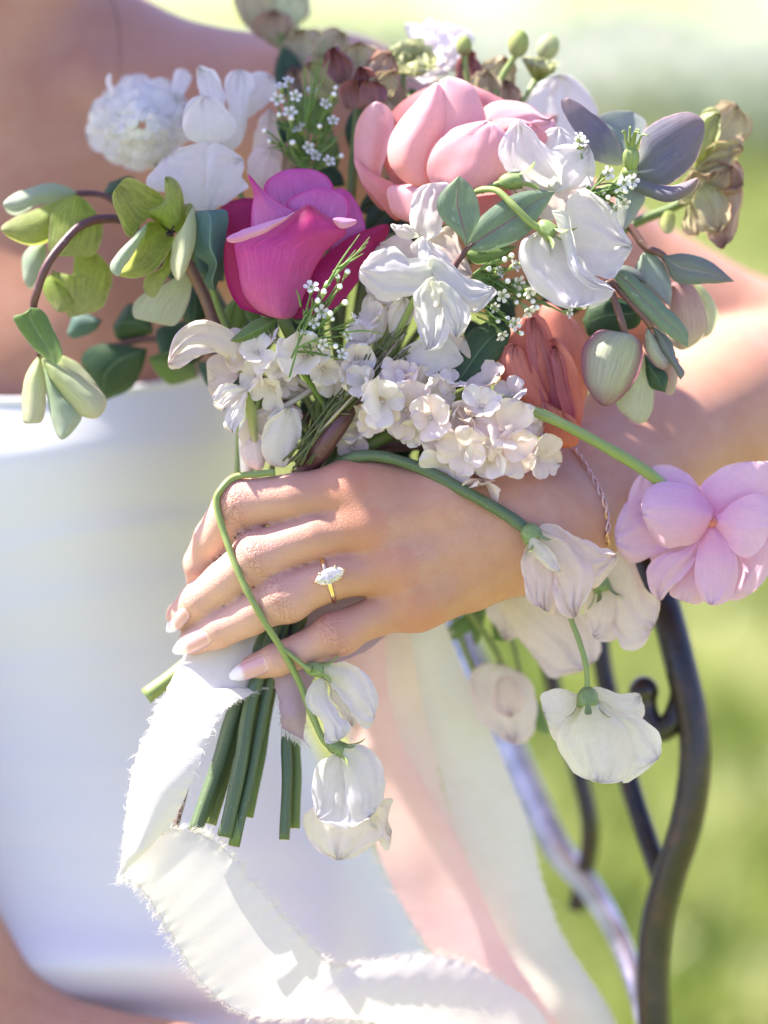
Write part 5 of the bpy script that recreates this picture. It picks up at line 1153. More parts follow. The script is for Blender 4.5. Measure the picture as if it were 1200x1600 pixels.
def wax(label, root, blooms, buds, needles, seed, d):
    """root (px,py): where the twigs meet; blooms/buds: list of px,py"""
    g = np.random.default_rng(seed); t = thing('wax_flower', label, 'flower', P(*root, d), 'wax flower sprays in the bouquet')
    parts = []; rc = P(*root, d + 6)
    for i, (x, y) in enumerate(blooms + buds):
        dd = d + g.uniform(-3, 3); c = P(x, y, dd); out = unit(c - rc)
        ax = unit(out * .7 + np.array([g.uniform(-.5, .5), g.uniform(-.5, .5), g.uniform(.3, 1.1)]))
        s = g.uniform(.95, 1.25)
        if i < len(blooms):
            b = place(WXM, 'blossom', t, c, ax, s, g.uniform(0, 6)); q = place(CPM, 'cup', t, c, ax, s)
        else:
            s *= .8; b = place(BDM, 'bud', t, c, ax, s); q = place(CPM, 'cup', t, c, ax, s)
        a0 = c - ax * 2.4; m1 = rc + (a0 - rc) * .55 + np.array([g.uniform(-2, 2), g.uniform(-2, 2), -1.5])
        parts.append(tube_mesh([np.r_[rc, .75], np.r_[m1, .55], np.r_[a0, .36]], 10, 6))
        for k in range(2):
            n0 = rc + (a0 - rc) * g.uniform(.3, .8); dr = unit(out + g.normal(0, .5, 3)) * g.uniform(4, 9)
            parts.append(tube_mesh([np.r_[n0, .4], np.r_[n0 + dr * .6, .38], np.r_[n0 + dr + g.normal(0, .5, 3), .12]], 6, 5))
    for (x0, y0, x1, y1) in needles:
        a0 = P(x0, y0, d - 1 + g.uniform(-1, 2)); a1 = P(x1, y1, d - 2 + g.uniform(-2, 2)); mid = (a0 + a1) / 2 + g.normal(0, .6, 3)
        parts.append(tube_mesh([np.r_[a0, .42], np.r_[mid, .42], np.r_[a1, .14]], 9, 5))
    V, F, uv = cat_meshes(parts); mesh_obj('twigs', V, F, ST_NEEDLE, t, uv); return t
w1 = wax('wax flower spray with crowded white blossoms, left of the pink rose', (476, 262), [(450, 130), (433, 158), (460, 152), (453, 180), (470, 205), (487, 147), (507, 165), (520, 192), (480, 232), (492, 246), (512, 255), (440, 140)], [(525, 140), (519, 152), (415, 205), (425, 222), (436, 182), (455, 190), (460, 226), (530, 245), (500, 200)],
    [(478, 200, 474, 90), (480, 190, 508, 62), (482, 180, 498, 70), (480, 185, 490, 80), (484, 180, 515, 92), (450, 240, 432, 196), (462, 250, 448, 205), (500, 240, 536, 206)], 5, 38)
bundle(w1, (476, 262, 44), ST_NEEDLE, 1.0)
w2 = wax('wax flower spray lying over the lower edge of the magenta rose', (452, 548), [(486, 453), (488, 505), (500, 488), (539, 524), (532, 556), (549, 500), (500, 536)], [(505, 460), (497, 472), (514, 493), (537, 474), (541, 428), (528, 436), (509, 447), (530, 450), (482, 524), (516, 500), (522, 540)],
    [(505, 455, 562, 366), (512, 440, 578, 370), (520, 425, 572, 385), (526, 420, 568, 396), (508, 450, 556, 390), (520, 430, 576, 377), (470, 480, 462, 452), (530, 520, 600, 522), (462, 545, 520, 520), (452, 590, 470, 500), (455, 560, 500, 452)], 6, -7)
bundle(w2, (452, 548, 2), ST_NEEDLE, 1.1)
w3 = wax('wax flower spray between the two largest white sweet peas', (738, 432), [(776, 427), (783, 461), (770, 478), (806, 440), (824, 452), (801, 505), (781, 520), (885, 488), (822, 482), (800, 418)], [(808, 459), (815, 412), (760, 420), (790, 440), (806, 470), (830, 470), (838, 478), (908, 480), (790, 496), (812, 520), (776, 500), (796, 402), (785, 408)],
    [(738, 430, 770, 405), (735, 440, 772, 462), (735, 455, 776, 500), (740, 470, 790, 490), (738, 485, 800, 505), (745, 495, 782, 515), (745, 425, 800, 400), (880, 445, 925, 436), (885, 450, 930, 442)], 7, 8)
bundle(w3, (738, 445, 12), ST_NEEDLE, 1.0)
w4 = wax('small wax flower sprig in front of the mauve hellebore', (922, 302), [(946, 272), (973, 286), (986, 283), (973, 315), (958, 324), (904, 217), (908, 228)], [(986, 292), (960, 300), (976, 300), (950, 310), (940, 300)], [(922, 300, 950, 275), (922, 303, 968, 290)], 8, 6)
tube('stem', [(900, 380, 14, 1.0), (912, 330, 12, 1.0), (922, 302, 11, 1.0)], ST_NEEDLE, w4, n=12)

# ================================================================ hydrangea heads
def hydrangea(label, flo, base, mats, seed, d, axis=(0, 0, 1)):
    g = np.random.default_rng(seed); t = thing('hydrangea', label, 'flower', P(*base), 'hydrangea heads in the bouquet')
    rc = P(*base)
    for i, f in enumerate(flo):
        x, y, R = f[:3]; dd = f[3] if len(f) > 3 else d + g.uniform(-3, 3)
        ax = unit(np.asarray(f[4], float) if len(f) > 4 else np.array(axis, float) + g.normal(0, .7, 3) + np.array([(x - base[0]) / 160, -(y - base[1]) / 160, 0])); c = P(x, y, dd)
        parts = [bead(c + ax * .6, .95, 1.0, ax, 6, 7)]
        for k in range(4): parts.append(bead(c + ax * .7 + 1.0 * (cos(k * 1.57) * basis(ax)[0] + sin(k * 1.57) * basis(ax)[1]), .35, 1, n=4, m=5))
        parts.append(tube_mesh([np.r_[c - ax * .3, .5], np.r_[c + (rc - c) * .35 - ax * 3, .5], np.r_[c + (rc - c) * .8 - ax * 2, .6]], 10, 6))
        V, F, uv = cat_meshes(parts); e = mesh_obj('floret', V, F, HYDR, t, uv)
        sp0 = g.uniform(0, 6.28); m = mats[i % len(mats)]
        for k in range(4):
            if k == 3 and i % 7 == 2: m = HYDR_B
            L = R * .25 * g.uniform(.8, 1.25); op = g.uniform(30, 84)
            V, F, uv = petal3(c, ax, sp0 + k * pi / 2 + g.uniform(-.22, .22), L, L * g.uniform(1.15, 1.65), op - 16, op + g.uniform(-6, 44), cup=g.uniform(-.1, .35), ruf=L * .085, freq=g.uniform(2.5, 6), seed=seed * 50 + i * 4 + k, r0=.4, prof=.62, nv=11, nu=11, tipw=.42)
            mesh_obj('petal', V, F, m, e, uv)
    return t
hy1 = hydrangea('pale hydrangea florets under the magenta rose', [(478, 558, 48, 2, (-.15, .15, 1)), (402, 552, 34, 8, (-.3, .1, 1)), (425, 530, 30, 12), (556, 560, 36, 6, (.3, -.1, 1)), (572, 532, 30, 10), (520, 590, 30, 14), (440, 600, 26, 18), (400, 590, 30, 16, (-.6, -.2, .8)), (540, 600, 26, 14), (590, 470, 30, 18), (620, 460, 30, 20), (505, 575, 34, 8, (.2, -.2, 1)), (440, 575, 32, 9, (-.1, -.2, 1)), (590, 500, 32, 12), (545, 585, 34, 8), (425, 605, 30, 14, (-.2, -.4, .9))], (500, 620, 26), [HYDR], 3, 8)
bundle(hy1, (500, 620, 26), ST_GREEN, 2.2, (364, 1321, 4))
hy2 = hydrangea('blush hydrangea head above the wrist, some florets browning', [(787, 676, 50, -3, (.1, .1, 1)), (800, 706, 48, 0, (.3, -.3, 1)), (753, 636, 38, -4, (-.1, .5, .9)), (673, 653, 44, -2, (-.2, .1, 1)), (732, 708, 42, -3, (-.3, -.1, 1)), (700, 722, 40, 4, (-.3, -.4, .8)), (758, 752, 38, 4, (0, -.7, .8)), (838, 716, 38, 8, (.6, -.1, .8)), (800, 618, 34, 10, (-.1, .6, .8)), (762, 598, 36, 10, (-.2, .6, .9)),
    (740, 672, 34, 2), (812, 664, 36, 6, (.3, .2, .8)), (720, 760, 30, 8, (-.2, -.8, .6)), (845, 680, 34, 14, (.8, 0, .6)), (768, 715, 36, -2, (-.1, -.3, 1)), (700, 690, 36, 4), (740, 740, 30, 5)], (740, 680, 30), [HYDR_P, HYDR_P, HYDR], 4, 2)
bundle(hy2, (740, 690, 30), ST_BROWN, 2.0)
hy3 = hydrangea('pale hydrangea florets in the middle, just under the winged sweet pea', [(597, 628, 44, -1, (-.1, 0, 1)), (575, 600, 32, 2, (-.4, .4, .8)), (634, 640, 46, 4, (.2, -.1, 1)), (610, 600, 30, 2, (.1, .6, .9)), (693, 600, 34, 6), (646, 600, 34, 8), (660, 620, 34, 10), (560, 672, 28, 16, (-.3, 0, .9)), (550, 700, 28, 18, (-.2, -.3, .9)), (572, 646, 26, 12), (640, 670, 36, 6, (0, -.3, 1)), (590, 655, 34, 4, (-.2, -.2, 1)), (670, 615, 36, 4), (710, 640, 34, 4), (625, 590, 34, 4, (0, .4, .9))], (610, 660, 28), [HYDR, HYDR, HYDR_P], 5, 6)
bundle(hy3, (610, 665, 30), ST_GREEN, 2.2, (388, 1276, 18))
# half opened florets and buds by the index finger
hy4 = thing('hydrangea', 'closed white hydrangea blossom with pale stalks just above the index finger', 'flower', P(400, 700, 26), 'hydrangea heads in the bouquet')
petal(hy4, BLUSH, [(395, 700), (372, 680), (385, 655), (425, 632), (462, 634), (472, 655), (440, 670)], 4, 20, 18, 4, ruf=.6)
petal(hy4, HYDR, [(440, 730), (414, 720), (408, 690), (420, 655), (450, 638), (471, 650), (466, 690), (452, 722)], 4, 14, 10, 6, curl=1)
petal(hy4, HYDR_P, [(400, 735), (378, 715), (376, 690), (395, 672), (414, 690), (416, 722)], 3, 20, 18, 5, ruf=.6)
petal(hy4, HYDR, [(386, 606), (352, 600), (334, 612), (332, 628), (344, 642), (356, 630), (372, 616)], 3, 12, 8, 3, ruf=.6)
petal(hy4, HYDR, [(386, 610), (372, 622), (352, 652), (350, 668), (364, 676), (376, 660), (384, 632)], 4, 11, 6, 3, curl=1)
petal(hy4, HYDR, [(384, 612), (366, 612), (346, 628), (350, 644), (368, 634)], 3, 13, 11, 2)
petal(hy4, LIME, [(388, 606), (400, 640), (402, 690), (394, 690), (384, 640)], 3, 12, 18, 2, nu=8, name='bract')
tube('stalk', [(385, 608, 12, 1.6), (410, 612, 18, 1.6), (450, 618, 24, 1.6), (500, 608, 28, 1.6)], simple_mat('pale_stalk', (.60, .56, .46), .5), hy4, n=18)
tube('stalk', [(386, 740, 26, 2.6), (382, 690, 24, 2.4), (384, 640, 20, 2.0), (388, 610, 14, 1.6)], simple_mat('bleached_stalk', (.72, .74, .62), .5), hy4, n=18)
bundle(hy4, (400, 690, 26), ST_LITE, 1.4)
tube('stalk', [(500, 600, 26, 1.2), (470, 620, 20, 1.2), (436, 640, 16, 1.1), (420, 655, 14, 1.0)], bpy.data.materials['pale_stalk'], hy4, n=12)

# thyme-like twigs, woody branch and filler stems that show between the blooms
tw = thing('twig_bundle', 'bundle of thin green needle twigs running down to the fist', 'twigs', P(480, 720, 12))
g = np.random.default_rng(17); parts = []
for i in range(20):
    x0 = 642 - 66 * g.random(); y0 = 500 + 60 * g.random() + (648 - x0) * .4; x1 = 440 + 44 * g.random(); y1 = 716 + 18 * g.random(); dd = g.uniform(-1, 15)
    a0, a1 = P(x0, y0, dd), P(x1, y1, dd + 6); m0 = a0 + (a1 - a0) * .5 + g.normal(0, 2.4, 3)
    parts.append(tube_mesh([np.r_[a0, .25], np.r_[a0 + (m0 - a0) * .6, .36], np.r_[m0, .42], np.r_[a1, .46]], 16, 5))
    for k in range(4):
        n0 = a0 + (m0 - a0) * g.uniform(.0, 1.6); dr = unit(a0 - a1 + g.normal(0, 30, 3)) * g.uniform(4, 9)
        parts.append(tube_mesh([np.r_[n0, .4], np.r_[n0 + dr * .6, .38], np.r_[n0 + dr, .1]], 5, 5))
V, F, uv = cat_meshes(parts); mesh_obj('needles', V, F, ST_OLIVE, tw, uv)
for i in range(5):
    q = [(632 - 14 * i, 522 + 14 * i, 4 + i, .5), (560 - 8 * i, 610 + 8 * i, 3 + i, .6), (505 - 6 * i, 670 + 8 * i, 6 + i, .65), (462 + 4 * i, 728, 14 + i, .7)]
    tube('twig', q, ST_BROWN if i % 2 else simple_mat('straw_twig', (.42, .36, .24), .6) if i == 0 else bpy.data.materials['straw_twig'], tw, n=20, sides=6)
wb = thing('branch', 'smooth plum brown branch among the stems above the knuckles', 'branch', P(480, 725, 20))
tube('stem', [(590, 560, 34, 3.2), (562, 605, 20, 3.6), (534, 655, 9, 3.8), (504, 700, 10, 4.0), (476, 745, 22, 4.0), (440, 900, 36, 3.8), (420, 1010, 38, 3.6)], ST_PURP, wb, n=40, sides=14)
gs = thing('flower_stem', 'bare green stem entering the fist behind the index knuckle', 'stem', P(535, 720, 24))
tube('stem', [(760, 600, 40, 2.4), (680, 640, 32, 2.4), (618, 674, 22, 2.4), (570, 700, 20, 2.4), (530, 724, 26, 2.4), (470, 880, 38, 2.4), (430, 1020, 36, 2.4)], ST_GREEN, gs, n=50, sides=12)
gt = thing('flower_stem', 'bare pale stems at the left of the bunch above the index finger', 'stem', P(390, 720, 34))
for q in ([(372, 742, 34, 1.5), (374, 690, 36, 1.6), (378, 640, 36, 1.6), (392, 560, 36, 1.4)], [(402, 742, 34, 1.3), (396, 690, 36, 1.3), (410, 600, 36, 1.3)], [(424, 738, 30, 1.2), (432, 690, 30, 1.2), (450, 640, 26, 1.2)]):
    tube('stem', q, ST_LITE, gt, n=20, sides=8)
# stems with visible cut ends under the ribbon
CS = 'cut stem ends below the hand'
def cut(label, top, end, r, mat, topd, endd):
    t = thing('flower_stem', label, 'stem', P(*end, endd), CS)
    x0, y0 = top; x1, y1 = end
    up = [(500 + (x0 - 400) * .4, 735, 40), (460 + (x0 - 400) * .3, 900, (topd + 34) / 2)]
    tube('stem', [(*q, r) for q in up] + [(x0, y0, topd, r), ((x0 + x1) / 2 + 2, (y0 + y1) / 2, (topd + endd) / 2 - .5, r), (x1, y1, endd, r * 1.02)], mat, t, n=50, sides=14)
    # pale pith at the cut
    a = P(x1, y1, endd); dirv = unit(a - P(x0, y0, topd)); x, y, z = basis(dirv); V = [a + dirv * .05]; n = 14
    V += [a + dirv * .08 + r * .78 * (cos(k * 2 * pi / n) * x + sin(k * 2 * pi / n) * y) for k in range(n)]
    mesh_obj('cut_end', np.array(V), [[0, 1 + k, 1 + (k + 1) % n] for k in range(n)], bpy.data.materials['pale_stalk'], t, np.zeros((n + 1, 2)))
cut('thick dark green cut stem, leftmost of the row beside the ribbon', (374, 1090), (304, 1300), 2.9, ST_BLUE, 20, 8)
cut('light green cut stem half behind two darker ones', (372, 1120), (329, 1288), 2.4, ST_LITE, 26, 16)
cut('second thick grooved green cut stem', (396, 1080), (351, 1308), 2.7, ST_BLUE, 16, 3)
cut('longest slim green cut stem, reaching lowest', (416, 1090), (366, 1322), 2.0, ST_BLUE, 19, 5)
cut('thin green cut stem farthest back of the left bunch', (424, 1090), (389, 1277), 1.6, ST_GREEN, 28, 18)
cut('short thin brown woody stem tip at the ribbon edge', (300, 1180), (274, 1292), 1.3, ST_BROWN, 22, 14)
cut('blue green cut stem standing apart under the mauve ribbon', (449, 1120), (444, 1312), 2.1, ST_BLUE, 22, 12)
cut('lighter green cut stem close behind the one under the mauve ribbon', (463, 1130), (460, 1294), 2.0, ST_GREEN, 26, 18)
cut('pale cut stem tip poking out left of the ribbon', (330, 1010), (228, 1088), 3.2, ST_LITE, 34, 30)
# ================================================================ ribbons
def silk(name, col, col2, transl=0.35, rough=0.6, shine=.3):
    m, n, out = mat_base(name); b = NB(n)
    uvn = b.new('ShaderNodeUVMap'); uvn.uv_map = 'uv'; sp = b.new('ShaderNodeSeparateXYZ'); b.link(uvn.outputs[0], sp.inputs[0])
    obj = b.new('ShaderNodeTexCoord').outputs['Object']
    wv = b.math('ADD', b.math('SINE', b.math('MULTIPLY', sp.outputs[0], 420.0)), b.math('SINE', b.math('MULTIPLY', sp.outputs[1], 2600.0)))
    nz = b.noise(b.comb(b.math('MULTIPLY', sp.outputs[0], 3.0), b.math('MULTIPLY', sp.outputs[1], 60.0)), 1.0, 4)
    c = b.mix(b.rng(nz, .3, .7), col, col2)
    p = principled(b, c, rough); p.inputs['Sheen Weight'].default_value = shine; nb = b.bump(b.math('ADD', b.math('MULTIPLY', wv, .25), b.math('MULTIPLY', nz, 0.6)), .2, .0004); b.link(nb, p.inputs['Normal'])
    t = b.new('ShaderNodeBsdfTranslucent'); b.link(c, t.inputs[0])
    mx = b.new('ShaderNodeMixShader'); mx.inputs[0].default_value = transl
    b.link(p.outputs[0], mx.inputs[1]); b.link(t.outputs[0], mx.inputs[2]); b.link(mx.outputs[0], out.inputs[0]); return m
IVORY = silk('ivory_silk', (.76, .72, .68), (.80, .76, .72)); CREAMS = silk('cream_silk', (.76, .72, .63), (.80, .76, .68)); PINKS = silk('pink_silk', (.84, .56, .54), (.86, .61, .59))
MAUVE = silk('mauve_silk', (.46, .33, .38), (.52, .38, .43)); PEACH = silk('peach_silk', (.82, .68, .60), (.84, .71, .63))
def ribbon(parent, rows, mat, n=120, nu=22, ripple=0.0, rf=30.0, cup=0.0, fray=True, seed=1, edge_amp=.5, name='silk', fl=(1.0, 3.4), both=True, dens=2.2):
    r = crom([np.r_[P(*q[:3]), P(*q[3:6])] for q in rows], n, uniform=False)
    A, B = r[:, :3], r[:, 3:]
    s = np.r_[0, np.cumsum(np.linalg.norm(np.diff((A + B) / 2, axis=0), axis=1))]
    g = np.random.default_rng(seed); jA = edge_amp * np.stack([snoise(s[:, None], .9, seed + k, 3) for k in range(3)], 1); jB = edge_amp * np.stack([snoise(s[:, None], .9, seed + 9 + k, 3) for k in range(3)], 1)
    t = np.linspace(0, 1, nu)[None, :, None]; V = A[:, None] * (1 - t) + B[:, None] * t + jA[:, None] * np.clip(1 - t * 7, 0, 1) + jB[:, None] * np.clip(t * 7 - 6, 0, 1)
    T = np.gradient((A + B) / 2, axis=0); N = np.cross(T, B - A); N /= np.linalg.norm(N, axis=1)[:, None] + 1e-9
    tt = t[0, :, 0]; off = cup * (1 - (2 * tt - 1) ** 2)[None, :] + 0 * s[:, None]
    if ripple:
        ph = snoise(np.stack([np.repeat(s, nu) * .03, np.tile(tt, n) * 1.5], 1), 1.0, seed + 4).reshape(n, nu)
        off = off + ripple * np.sin(s[:, None] / rf * 2 * pi + ph * 2.5 + tt[None] * 1.2) * (.5 + .5 * snoise(s[:, None] * .05, 1, seed + 2).reshape(-1, 1) + .3)
    wn = np.clip(np.minimum(np.arange(n), n - 1 - np.arange(n)) / (n * .12), 0, 1)[:, None]
    V = V + (off * wn)[..., None] * N[:, None]
    uv = np.stack([np.tile(tt, n), np.repeat(s / 400.0, nu)], 1)
    o = mesh_obj(name, V.reshape(-1, 3), grid_faces(n, nu), mat, parent, uv)
    if fray:
        fv, ff, k = [], [], 0
        for side, E, I in ((0, V[:, 0], V[:, 1]), (1, V[:, -1], V[:, -2])):
            if not both and side != (0 if both is None else 1): continue
            m = int(s[-1] * dens)
            clump = g.normal(0, .5, 400)
            for q in range(m):
                x = g.uniform(0, n - 1.001); i = int(x); w = x - i
                e = E[i] * (1 - w) + E[i + 1] * w; inn = I[i] * (1 - w) + I[i + 1] * w
                tn = unit(E[i + 1] - E[i]); nn = N[i]
                cl = clump[int(s[i] / 2.2) % 400]
                d = unit(unit(e - inn) + tn * (g.normal(0, .35) + cl * .6) + nn * g.normal(0, .4)); L = g.uniform(*fl) * (1 + .5 * abs(cl)) * (1.8 if g.random() < .04 else 1)
                p = [e - d * .6, e + d * L * .5 + g.normal(0, .25, 3), e + d * L + g.normal(0, .6, 3) + tn * cl * .6]
                wd = .065
                for j in range(2):
                    a, b2 = p[j], p[j + 1]; sd = unit(np.cross(b2 - a, nn + tn * .3)) * wd
                    fv += [a - sd, a + sd, b2 + sd * .6, b2 - sd * .6]; ff.append([k, k + 1, k + 2, k + 3]); k += 4
        f = mesh_obj('frayed_threads', np.array(fv), ff, mat, parent, np.zeros((len(fv), 2)), smooth=False); f['kind'] = 'stuff'
    return o

rb = thing('ribbon', 'ivory silk ribbon with frayed edges wrapped round the stems and looping at lower left', 'ribbon', P(300, 1100, 10))
# wrap under the fingers
ribbon(rb, [(262, 1075, 18, 300, 1000, 32), (262, 1090, 12, 330, 985, 27), (275, 1108, 9, 370, 985, 25), (310, 1108, 10, 405, 992, 25), (350, 1098, 14, 440, 1010, 27), (398, 1086, 19, 470, 1030, 32)], IVORY, n=60, nu=26, ripple=.5, rf=26, cup=1.5, seed=3, fl=(.5, 1.6), dens=1.6)
# first fall, towards the sun
ribbon(rb, [(262, 1085, 13, 428, 1072, 20), (246, 1105, 7, 392, 1086, 12), (232, 1140, 2, 350, 1110, 3), (214, 1180, -1, 322, 1160, -5), (203, 1225, -3, 302, 1215, -9), (196, 1285, -3, 278, 1270, -8), (190, 1340, -4, 256, 1300, -6), (188, 1372, -4, 246, 1308, -3)], IVORY, n=90, nu=26, ripple=.35, rf=46, cup=4, seed=4, fl=(.4, 1.6), dens=3.0)
# folded back to the right, rolling away at its lower end
ribbon(rb, [(190, 1371, -1.5, 247, 1292, -1), (215, 1382, 2, 300, 1300, 2), (240, 1415, 4, 345, 1322, 5), (268, 1462, 6, 390, 1372, 8), (300, 1515, 8, 432, 1420, 11), (340, 1558, 9, 474, 1466, 15), (390, 1586, 10, 515, 1506, 24), (440, 1592, 15, 560, 1506, 34), (510, 1590, 24, 620, 1496, 42), (590, 1598, 34, 690, 1494, 50), (670, 1622, 44, 765, 1522, 56), (760, 1680, 54, 850, 1590, 62), (830, 1800, 62, 900, 1740, 68)], IVORY, n=170, nu=26, ripple=.05, rf=11, cup=3.0, seed=5, fl=(1.0, 3.2), dens=5.0)
rp = thing('ribbon', 'pink silk ribbon hanging out of focus behind the cream sweet peas', 'ribbon', P(560, 1000, 60))
ribbon(rp, [(520, 1010, 46, 600, 980, 48), (540, 1090, 52, 606, 1080, 54), (560, 1190, 58, 632, 1170, 60), (578, 1290, 64, 690, 1270, 66), (616, 1390, 70, 742, 1370, 72), (668, 1478, 74, 790, 1480, 78), (730, 1560, 80, 850, 1570, 82), (820, 1700, 86, 930, 1690, 88), (900, 1900, 92, 1010, 1890, 92)], PINKS, n=90, ripple=2.0, rf=120, cup=2, seed=7, dens=.8)
rq = thing('ribbon', 'pale peach silk ribbon between the pink and the cream ribbons', 'ribbon', P(560, 990, 70))
ribbon(rq, [(510, 990, 66, 640, 980, 62), (530, 1080, 70, 652, 1060, 68), (545, 1160, 74, 672, 1150, 74), (580, 1260, 78, 700, 1262, 80), (640, 1380, 84, 752, 1400, 86), (700, 1500, 90, 800, 1530, 92), (780, 1680, 96, 880, 1700, 98)], PEACH, n=80, ripple=2.2, rf=90, cup=2, seed=8, dens=.6)
rc_ = thing('ribbon', 'wide cream silk ribbon falling to the right behind the pink one', 'ribbon', P(640, 980, 80))
ribbon(rc_, [(600, 950, 70, 690, 930, 74), (612, 1010, 76, 700, 985, 78), (655, 1110, 82, 742, 1085, 84), (690, 1220, 86, 790, 1195, 88), (716, 1320, 90, 826, 1290, 92), (752, 1410, 94, 850, 1385, 96), (800, 1500, 98, 884, 1470, 100), (850, 1590, 102, 935, 1550, 104), (930, 1740, 108, 1020, 1700, 110)], CREAMS, n=90, ripple=2.6, rf=110, cup=3, seed=9, dens=.6)
rm = thing('ribbon', 'short mauve silk ribbon tied round the stems under the little finger', 'ribbon', P(470, 1020, 24))
ribbon(rm, [(650, 860, 46, 400, 900, 38), (640, 930, 36, 405, 960, 32), (590, 1005, 28, 412, 1010, 24), (500, 1050, 18, 424, 1050, 18), (482, 1100, 14, 436, 1100, 15), (474, 1158, 14, 440, 1140, 15)], MAUVE, n=50, nu=18, ripple=.8, rf=20, cup=-3, seed=10, fl=(.6, 2.0), dens=1.2)
# raw lower edge
fv, ff, k = [], [], 0; g = np.random.default_rng(5)
for i in range(90):
    w = g.random(); a = P(440 + 34 * w, 1138 + 18 * w, 14 - w); d = np.array([g.normal(0, .5), -g.uniform(1, 3.4), g.normal(0, .5)]); p = [a, a + d * .5 + g.normal(0, .4, 3), a + d + g.normal(0, .5, 3)]
    for j in range(2):
        fv += [p[j] - [.1, 0, 0], p[j] + [.1, 0, 0], p[j + 1] + [.07, 0, 0], p[j + 1] - [.07, 0, 0]]; ff.append([k, k + 1, k + 2, k + 3]); k += 4
f = mesh_obj('frayed_hem', np.array(fv), ff, IVORY, rm, np.zeros((len(fv), 2)), smooth=False); f['kind'] = 'stuff'

# ================================================================ ring
def gold_mat():
    m, n, out = mat_base('yellow_gold'); b = NB(n); p = principled(b, (.82, .66, .42), .16, Metallic=1.0); b.link(p.outputs[0], out.inputs[0]); return m
def stone_mat():
    m, n, out = mat_base('clear_diamond'); b = NB(n); p = principled(b, (.97, .97, 1.0), .02); p.inputs['IOR'].default_value = 2.3; p.inputs['Transmission Weight'].default_value = .72
    b.link(p.outputs[0], out.inputs[0]); return m
GOLD = gold_mat()
ring = thing('ring', 'gold ring with a marquise diamond on the ring finger', 'ring', P(516, 898, 0))
fa = P(622, 884, 11); fb = P(440, 934, 7.5); ax = unit(P(470, 922, 7.6) - P(556, 896, 8.6)); rc0 = P(512, 905.5, 8.1)
up0 = np.array([0.0, .12, 1.0]); up0 = unit(up0 - ax * (up0 @ ax)); sd = np.cross(ax, up0); RR = 9.45
V = []; nA, nB = 72, 10
for i in range(nA):
    a = 2 * pi * i / nA; rad = cos(a) * up0 + sin(a) * sd
    for j in range(nB):
        q = 2 * pi * j / nB; V.append(rc0 + rad * (RR + .55 * cos(q)) + ax * (.95 * sin(q)))
F = [[i * nB + j, ((i + 1) % nA) * nB + j, ((i + 1) % nA) * nB + (j + 1) % nB, i * nB + (j + 1) % nB] for i in range(nA) for j in range(nB)]
mesh_obj('band', np.array(V), F, GOLD, ring, np.zeros((len(V), 2)))
tc0 = rc0 + up0 * (RR + 2.5) - ax * 1.0; la = unit(ax * 1.0 + sd * -.12); la = unit(la - up0 * (la @ up0)); lb = np.cross(up0, la)
def marq(a, s): 
    x = cos(a); y = sin(a); return la * (6.0 * s * x) + lb * (3.05 * s * np.sign(y) * abs(y) ** 1.25)
nS = 20; V = []; rings_ = ((.52, 1.55, 0), (.78, 1.0, .5), (1.0, .15, 0), (1.0, -.15, 0), (.62, -1.4, .5), (.0, -2.6, 0))
for s, h_, o_ in rings_:
    for i in range(nS): V.append(tc0 + marq(2 * pi * (i + o_) / nS, max(s, .02)) + up0 * h_)
F = []
for k2 in range(len(rings_) - 1):
    for i in range(nS):
        a, b2 = k2 * nS + i, k2 * nS + (i + 1) % nS; c2, d2 = a + nS, b2 + nS
        if rings_[k2 + 1][2] > rings_[k2][2]: F += [[a, c2, b2], [b2, c2, d2]]
        else: F += [[a, c2, d2], [a, d2, b2]]
F.append(list(range(nS))[::-1])
mesh_obj('diamond', np.array(V), F, stone_mat(), ring, np.zeros((len(V), 2)), smooth=False)
for a in (0.02, pi - .02, .95, pi - .95, -.95, -pi + .95):
    e = tc0 + marq(a, 1.04); parts = [tube_mesh([np.r_[rc0 + up0 * (RR + .3) + (e - tc0) * .25, .5], np.r_[e - up0 * .8, .42], np.r_[e + up0 * .5, .42], np.r_[tc0 + marq(a, .9) + up0 * .95, .4]], 8, 8), bead(tc0 + marq(a, .93) + up0 * .85, .5, 1, n=6, m=8)]
    V, F, uv = cat_meshes(parts); mesh_obj('prong', V, F, GOLD, ring, uv)

# ================================================================ bracelet
br = thing('bracelet', 'fine twisted rose gold chain bracelet round the wrist', 'bracelet', P(930, 760, 20))
bp = []
for x, y in ((872, 676), (892, 694), (912, 722), (930, 752), (944, 785), (950, 815), (948, 838)):
    bp.append(P(x, y, surf_d(x, y) - .7))
bp = np.array(bp); c0 = P(905, 778, 60)
back = [2 * c0 - bp[k] + np.array([0, 0, -4]) for k in (1, 3, 5)]
lp = np.vstack([bp, [bp[-1] + [0.5, -4, -10]], back, [bp[0] + [0, 4, -10]], bp[:1]])
cc = crom(lp, 260); T = np.gradient(cc, axis=0); T /= np.linalg.norm(T, axis=1)[:, None]
parts = []
for k in range(2):
    n1 = np.cross(T, [0, 0, 1.0]); n1 /= np.linalg.norm(n1, axis=1)[:, None] + 1e-9; n2 = np.cross(T, n1); a = np.arange(260)[:, None] * .55 + k * pi
    parts.append(tube_mesh(np.c_[cc + .6 * (np.cos(a) * n1 + np.sin(a) * n2), np.full(260, .5)], 520, 5))
V, F, uv = cat_meshes(parts)
m, n, out = mat_base('rose_gold'); b = NB(n); p = principled(b, (.80, .52, .42), .25, Metallic=1.0); b.link(p.outputs[0], out.inputs[0])
mesh_obj('chain', V, F, m, br, uv)

